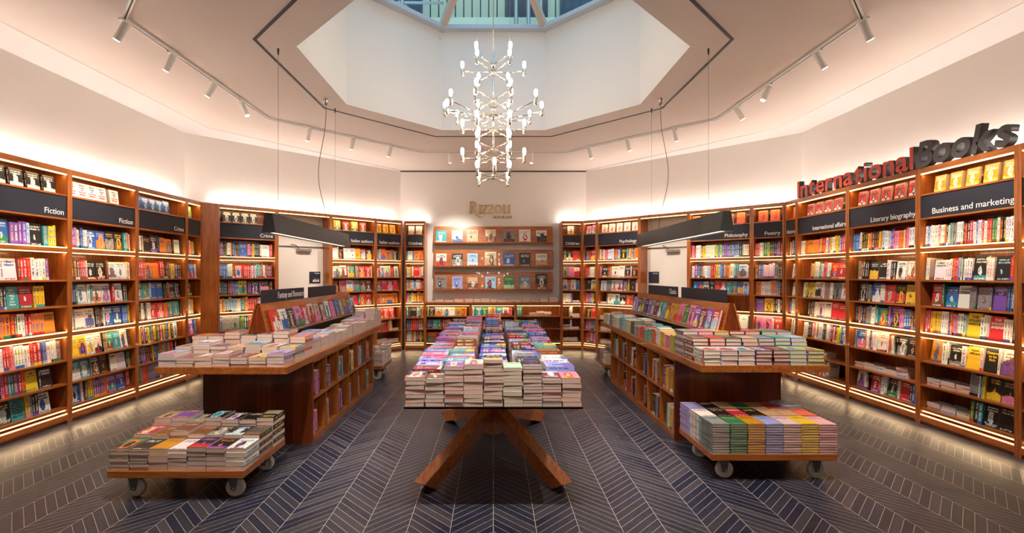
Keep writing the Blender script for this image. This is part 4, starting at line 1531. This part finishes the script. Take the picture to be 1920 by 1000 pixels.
# island end panels show vertical veneer boards, toned board by board
# stacks on the left island
TZ = 0.80
r1 = 'iggampy'[:7]
rowsL = [(3.835, 3, .0235, 'sgwumci', 'front row'), (4.045, 5, .025, 'awaqswx', 'second row'), (4.255, 7, .0265, 'ogmsagh', 'third row')]
for (y, n, t, cs, rn) in rowsL:
    for i in range(7):
        c = cs[i]
        stack('paperback_book', -2.545 + 0.1415 * i, y, TZ, n + (1 if (i * 7 + n) % 3 == 0 else 0), t, 0.129, 0.198, c,
              f'{nth(i)} {PAL[c][1]} stack from left, {rn}, left island', sty=random.choice([1, 2]), alt=(3 if i == 6 else None))
for cx, nm in ((-1.705, 'aisle-side'), (-1.845, 'inner aisle-side'), (-2.40, 'inner wall-side'), (-2.54, 'outer wall-side')):
    y, j = 4.47, 0
    while y < 6.95:
        c = random.choice('wwqspwcwig')
        hgt = random.uniform(0.105, 0.15) if y < 6.6 else 0.22
        t = random.uniform(.02, .03)
        if y > 6.6 and nm.startswith('inner aisle'):
            c = 'c'
        stack('paperback_book', cx, y, TZ, round(hgt / t), t, 0.129, 0.197, c, f'{nth(j)} {PAL[c][1]} stack of {nm} column, left island', sty=random.choice([0, 1, 1, 2]))
        y += 0.205
        j += 1

# right island hardcovers
rowsR = [(3.90, 4, .0295, 'wwwmmjl', 'front row'), (4.11, 6, .031, 'urdaxts', 'second row'), (4.32, 7, .031, 'gpymreg', 'third row')]
for (y, n, t, cs, rn) in rowsR:
    for i in range(7):
        c = cs[i]
        nn = n - (1 if n == 4 and i in (1, 2) else 0)
        stack('hardcover_book', 1.735 + 0.1375 * i, y, TZ, nn, t * (n / nn), 0.130, 0.198, c, f'{nth(i)} {PAL[c][1]} stack from left, {rn}, right island', hard=True,
              sty=0 if n != 4 else 1, tj=0.05, alt=(2 if i == 0 and n > 4 else None))
seqA = 'lpywhttrrtkcjstwcskwjc'
seqB = 'ywyhtwtstkcwscgjwcsktc'
for cx, nm, sq in ((1.745, 'aisle-side', seqA), (1.885, 'inner aisle-side', seqB), (2.41, 'inner wall-side', seqB), (2.55, 'outer wall-side', seqA)):
    y, j = 4.50, 0
    while y < 7.27:
        c = sq[j % len(sq)]
        hgt = random.uniform(0.11, 0.16)
        stack('hardcover_book', cx, y, TZ, round(hgt / 0.0185), 0.0185, 0.128, 0.126 if j % 4 else 0.126, c, f'{nth(j)} {PAL[c][1]} stack of {nm} column, right island', hard=True, sty=0, tj=0.08)
        y += 0.1315
        j += 1


# ---------------------------------------------------------------- A-frame racks on the islands
def rack(sx, xc, y0, y1, nm, aisle, signs):
    t = empty('book_rack', (sx * xc, 0, TZ), 0, label=f'wooden A-shaped book rack standing on the {nm} island', cat='book rack', group='A-shaped book racks on the islands')
    zb, zt = 0.195, 0.46
    for s in (-1, 1):
        a = s * 0.095
        b = s * 0.028
        th = 0.014 * s
        MB().poly([(a, y0, zb), (a, y1, zb), (b, y1, zt), (b, y0, zt), (a - th, y0, zb), (a - th, y1, zb), (b - th, y1, zt), (b - th, y0, zt)],
                  [(0, 1, 2, 3), (5, 4, 7, 6), (3, 2, 6, 7), (0, 4, 5, 1), (0, 3, 7, 4), (1, 5, 6, 2)] if s > 0 else
                  [(3, 2, 1, 0), (6, 7, 4, 5), (7, 6, 2, 3), (1, 5, 4, 0), (4, 7, 3, 0), (2, 6, 5, 1)]).obj('sloped_panel', 'wood_y', t)
        MB().box(a - th, a + s * 0.058, y0, y1, zb - 0.016, zb).obj('ledge', 'wood_y', t)
    MB().box(-0.075, 0.075, y0 + 0.02, y1 - 0.02, 0.001, zb - 0.0165).obj('plinth', 'darkgrey', t)
    MB().poly([(-0.078, y0 + 0.012, zb), (0.078, y0 + 0.012, zb), (0.012, y0 + 0.012, zt - 0.01), (-0.012, y0 + 0.012, zt - 0.01),
               (-0.078, y0 + 0.02, zb), (0.078, y0 + 0.02, zb), (0.012, y0 + 0.02, zt - 0.01), (-0.012, y0 + 0.02, zt - 0.01)],
              [(0, 1, 2, 3), (7, 6, 5, 4), (0, 4, 5, 1), (1, 5, 6, 2), (2, 6, 7, 3), (3, 7, 4, 0)]).obj('end_infill', 'veneer', t)
    # books leaning against the aisle side
    ang = math.atan2(0.067, 0.265)
    y = y0 + 0.03
    fw = 1 if sx < 0 else -1
    face_rz = R90 if sx < 0 else -R90
    side = 1 if sx < 0 else -1
    k = 0
    L = aisle if sx < 0 else aisle
    n = len(L)
    span = (y1 - y0 - 0.05) / n
    for k, c in enumerate(L):
        yy = (y0 + 0.03 + (k + 0.5) * span) if sx < 0 else (y1 - 0.03 - (k + 0.5) * span)
        hh = random.uniform(0.195, 0.215)
        tt = 0.022
        U = Tr(sx * xc + side * 0.125, yy, TZ + zb + 0.0008) @ Rz(face_rz)
        mw = U @ Rx(-ang) @ Tr(0, 0.0, hh / 2) @ FACE
        hard = sx > 0
        b = add_book('hardcover_book' if hard else 'paperback_book', mw, min(span * 0.97, 0.134), hh, tt, c,
                     f'{nth(k)} face-out book from left on the {nm} island rack, {PAL[c][1]} cover', hard=hard, sty=2 if not hard else 1, force=True)
    # wall side, a few
    for k in range(8):
        yy = y0 + 0.15 + k * 0.3
        U = Tr(sx * xc - side * 0.125, yy, TZ + zb + 0.0008) @ Rz(-face_rz)
        mw = U @ Rx(-ang) @ Tr(0, 0.0, 0.1) @ FACE
        add_book('hardcover_book' if sx > 0 else 'paperback_book', mw, 0.13, 0.2, 0.022, random.choice('wakgc'), f'{nth(k)} book on the wall side of the {nm} island rack')
    # sign plates on the ridge
    for (a, b, txt) in signs:
        s = empty('rack_sign', (sx * xc + side * 0.02, 0, TZ + zt + 0.001), 0,
                  label=(f'navy sign plate reading {txt} on the {nm} rack' if txt else f'blank navy sign plate on top of the {nm} rack'), cat='sign')
        MB().box(-0.006, 0.006, a, b, 0, 0.118).obj('plate', 'navy', s)
        if txt:
            if sx < 0:
                m4 = Tr(0.0072, b - 0.02, 0.032) @ Rz(R90) @ FRONT
            else:
                m4 = Tr(-0.0072, a + 0.02, 0.032) @ Rz(-R90) @ FRONT
            text_obj(txt, 0.086, 'lettering', m4, s, align='RIGHT', xs=0.82)


rack(-1, 2.085, 4.25, 6.85, 'left', 'rwnprqauwpbtoes', [(4.27, 5.22, 'Fantasy and Romance'), (5.36, 6.28, '')])
rack(1, 2.125, 4.28, 6.95, 'right', 'ivdgkvgmexuzzpepvmvrww'[:20], [(4.33, 5.36, ''), (5.48, 6.5, 'Classics')])


# ---------------------------------------------------------------- trolleys
def trolley(x0, x1, y0, y1, label):
    t = empty('book_trolley', (0, 0, 0), 0, label=label, cat='trolley', group='low wooden book trolleys on white wheels')
    MB().box(x0, x1, y0, y1, 0.16, 0.207).obj('platform', 'wood_x', t, 0.003)
    for cx in (x0 + 0.13, x1 - 0.10):
        for cy in (y0 + 0.09, y1 - 0.12):
            a = 0.035
            c = MB()
            c.box(cx - 0.05, cx + 0.05, cy - 0.045, cy + 0.045, 0.153, 0.1595)
            for s in (-0.024, 0.024):
                c.poly([(cx + 0.03, cy + s - .002, 0.153), (cx - 0.045, cy + s - .002, 0.153), (cx - 0.02, cy + s - .002, 0.05), (cx + 0.01, cy + s - .002, 0.05),
                        (cx + 0.03, cy + s + .002, 0.153), (cx - 0.045, cy + s + .002, 0.153), (cx - 0.02, cy + s + .002, 0.05), (cx + 0.01, cy + s + .002, 0.05)],
                       [(0, 1, 2, 3), (7, 6, 5, 4), (0, 4, 5, 1), (1, 5, 6, 2), (2, 6, 7, 3), (3, 7, 4, 0)])
            cb = c.obj('caster_fork', 'bracket', t)
            w = MB().lathe([(0.0, -0.020), (0.018, -0.020), (0.024, -0.014), (0.040, -0.014), (0.046, -0.020), (0.058, -0.018), (0.0645, -0.010), (0.0645, 0.010), (0.058, 0.018), (0.046, 0.020), (0.040, 0.014), (0.024, 0.014), (0.018, 0.020), (0.0, 0.020)], (0, 0, 0), 28)
            wo = w.obj('wheel', 'caster', cb)
            wo.matrix_local = Tr(cx + 0.0, cy, 0.065) @ Rx(pi / 2) @ Rz(0)
            ax = MB().tube([(cx, cy - 0.032, 0.065), (cx, cy + 0.032, 0.065)], 0.008, 8).obj('axle', 'steel', cb)
    return t


trolley(-2.575, -1.665, 3.20, 3.84, 'low wooden trolley on white wheels in front of the left island')
trolley(1.595, 2.51, 3.50, 4.12, 'low wooden trolley on white wheels in front of the right island')
trolley(-2.50, -1.585, 6.86, 7.48, 'far low wooden trolley behind the left island')
trolley(1.62, 2.54, 6.98, 7.58, 'far low wooden trolley behind the right island')
PZ = 0.207
tl = [(3.315, [(7, .02), (7, .02), (3, .047), (5, .028), (5, .028), (5, .028), (5, .028)], 'ekzwnkw', 'front row'),
      (3.525, [(6, .028), (6, .028), (6, .03), (6, .028), (6, .028), (5, .033), (6, .028)], 'ruuukkd', 'middle row'),
      (3.735, [(7, .031), (7, .031), (7, .03), (8, .028), (7, .03), (7, .03), (8, .027)], 'avbkkkk', 'back row')]
for y, hs, cs, rn in tl:
    for i in range(7):
        n, t = hs[i]
        c = cs[i]
        stack('paperback_book', -2.508 + 0.1295 * i, y, PZ, n, t, 0.126, 0.2, c, f'{nth(i)} {PAL[c][1]} stack from left, {rn}, front left trolley', sty=random.choice([0, 2]),
              alt=(2 if i == 6 else None), jitr=0.004)
tr_ = [(3.605, 'geziqyq', 'front row'), (3.812, 'wkrkaah', 'middle row'), (4.018, 'ikaeard', 'back row')]
for y, cs, rn in tr_:
    for i in range(7):
        if rn == 'back row' and i == 6:
            continue
        c = cs[i]
        n = 12 if rn != 'back row' else 12
        stack('hardcover_book', 1.665 + 0.1305 * i, y, PZ, n, 0.0178, 0.1275, 0.2, c, f'{nth(i)} {PAL[c][1]} stack from left, {rn}, front right trolley', hard=True, sty=0, tj=0.03, jitr=0.002)
stack('hardcover_book', 2.43, 4.0, PZ, 13, 0.0178, 0.14, 0.19, 's', 'seventh pale blue stack, back row, front right trolley', hard=True, sty=0, tj=0.03, rot=0.3)
for (x0, ys, nm, cs) in ((-2.43, 6.97, 'left', 'wcgkwcw'), (1.70, 7.08, 'right', 'pkdumcw')):
    for j in range(3):
        for i in range(7):
            c = random.choice(cs)
            stack('paperback_book' if nm == 'left' else 'hardcover_book', x0 + 0.13 * i, ys + 0.2 * j, PZ, random.randint(7, 12), 0.024 if nm == 'left' else 0.0178, 0.126, 0.195, c,
                  f'{nth(i)} {PAL[c][1]} stack, {["first", "second", "third"][j]} row, far {nm} trolley', hard=nm == 'right', sty=1, alt=(2 if i in (0, 6) else None))


# ---------------------------------------------------------------- choose which books become objects of their own
def proj(p):
    if p.y < 0.05:
        return None
    return PU + F * p.x / p.y, PV - F * (p.z - CZ) / p.y


bpy.context.view_layer.update()
bv, bf = [], []
for o in COL.objects:
    if o.type == 'MESH' and o.data.materials and o.data.materials[0] not in (M['glass'], M['skyglass']) and not o.name.startswith(('wall', 'ceiling', 'lettering')):
        k = len(bv)
        mwx = o.matrix_world
        bv += [mwx @ v.co for v in o.data.vertices]
        bf += [tuple(i + k for i in p.vertices) for p in o.data.polygons]
for b in BOOKS:
    k = len(bv)
    w, h, t = b['w'] / 2, b['h'] / 2, b['t'] / 2
    c8 = [b['M'] @ Vector((sx * t, sy * w, sz * h)) for sx, sy, sz in ((-1, -1, -1), (1, -1, -1), (1, 1, -1), (-1, 1, -1), (-1, -1, 1), (1, -1, 1), (1, 1, 1), (-1, 1, 1))]
    b['c8'] = c8
    bv += c8
    bf += [tuple(k + i for i in f) for f in ((0, 3, 2, 1), (4, 5, 6, 7), (0, 1, 5, 4), (1, 2, 6, 5), (2, 3, 7, 6), (3, 0, 4, 7))]
bvh = BVHTree.FromPolygons(bv, bf)
eye = Vector((0, 0, CZ))
for b in BOOKS:
    area = 0.0
    c8 = b['c8']
    cen = sum(c8, Vector()) / 8
    pc = proj(cen)
    if pc and -30 < pc[0] < 1950 and -30 < pc[1] < 1030:
        for f in ((0, 3, 2, 1), (4, 5, 6, 7), (0, 1, 5, 4), (1, 2, 6, 5), (2, 3, 7, 6), (3, 0, 4, 7)):
            q = [c8[i] for i in f]
            fc = (q[0] + q[1] + q[2] + q[3]) / 4
            nrm = (q[1] - q[0]).cross(q[3] - q[0])
            if nrm.dot(eye - fc) <= 0:
                continue
            P = [proj(p) for p in q]
            if any(p is None for p in P):
                continue
            A = abs(sum(P[i][0] * P[(i + 1) % 4][1] - P[(i + 1) % 4][0] * P[i][1] for i in range(4))) / 2
            vis = 0
            for (a_, c_) in ((.2, .2), (.8, .2), (.8, .8), (.2, .8), (.5, .5)):
                p = (q[0] * (1 - a_) + q[1] * a_) * (1 - c_) + (q[3] * (1 - a_) + q[2] * a_) * c_
                pp = proj(p)
                if not (0 <= pp[0] < 1920 and 0 <= pp[1] < 1000):
                    continue
                d = p - eye
                L = d.length
                hit = bvh.ray_cast(eye, d / L, L - 0.004)
                if hit[0] is None:
                    vis += 1
            area += A * vis / 5
    b['area'] = area

QUOTA = {'paperback_book': 300, 'hardcover_book': 300, 'shelf_book': 300, 'art_book': 60}
STUFF = {'paperback_book': ('paperback_books', 'remaining paperbacks stacked on the glass table, left island, trolleys and countertop'),
         'hardcover_book': ('hardcover_books', 'remaining hardcover books stacked on the right island and right trolleys'),
         'shelf_book': ('shelf_books', 'remaining books standing and lying on the wall bookcases and in island cubbies')}
GROUP = {'paperback_book': 'paperbacks in stacks on tables and trolleys', 'hardcover_book': 'hardcovers in stacks on the right island and trolley', 'shelf_book': 'books on the wall bookcases', 'art_book': 'art books facing out on the wall ledges'}
used = {}
for kind, quota in QUOTA.items():
    bs = sorted((b for b in BOOKS if b['kind'] == kind), key=lambda b: -(b['area'] + (100 if b['force'] else 0)))
    pick = [b for b in bs[:quota] if b['area'] > 1 or b['force']]
    ids = {id(b) for b in pick}
    print('PICK', kind, len(bs), len(pick), 'min area', pick[-1]['area'])
    for b in pick:
        cov, pag = book_faces(b)
        b['ind'] = True
        o = bpy.data.objects.new(kind, book_mesh(kind, [(q, uv, fk, b) for q, uv, fk in cov]))
        COL.objects.link(o)
        o.matrix_world = b['M']
        lab = b['label']
        used[lab] = used.get(lab, 0) + 1
        if used[lab] > 1:
            print('DUPLABEL', lab)
        tag(o, lab, b['cat'], b['group'] or GROUP[kind])
        pgo = bpy.data.objects.new('page_block', book_mesh('page_block', [(q, uv, fk, b) for q, uv, fk in pag]))
        COL.objects.link(pgo)
        pgo.parent = o
        b['obj'] = o
    rest = [b for b in bs if id(b) not in ids]
    if rest:
        items = []
        for b in rest:
            cov, pag = book_faces(b, simple=True)
            for q, uv, fk in cov + pag:
                items.append(([tuple(b['M'] @ Vector(p)) for p in q], uv, fk, b))
        nm, lb = STUFF[kind]
        o = bpy.data.objects.new(nm, book_mesh(nm, items))
        COL.objects.link(o)
        tag(o, lb, 'books', None, 'stuff')

# readable titles on covers
for b, lines, tc in TITLES:
    h, w, t = b['h'], b['w'], b['t']
    par = b.get('obj')
    if par is None:
        continue
    n = len(lines)
    lh = min(h * 0.8 / n, h * 0.15)
    for i, ln in enumerate(lines):
        col_ = tc
        if tc == 'mix':
            col_ = 'k' if i < 2 else 'r'
        key = 'ink_' + col_
        if key not in M:
            M[key] = mat('print_ink_' + PAL[col_][1].replace(' ', '_'), hx(PAL[col_][0]), 0.5)
        me = text_mesh(ln, lh, extrude=0.0003, align='CENTER', offset=0.0008)
        xs_ = [v.co.x for v in me.vertices]
        wd = max(xs_) - min(xs_)
        sc = min(1.0, w * 0.86 / wd)
        m4 = Tr(t / 2 + 0.0005, 0, h * 0.42 - (i + 0.8) * lh) @ Rz(R90) @ FRONT @ Matrix.Diagonal((sc, min(1, sc * 1.7), 1, 1))
        text_obj(ln, lh, key, m4, par, name='title_lettering', extrude=0.0003, align='CENTER', offset=0.0008)

print('N objects', len(COL.objects), 'books', len(BOOKS))
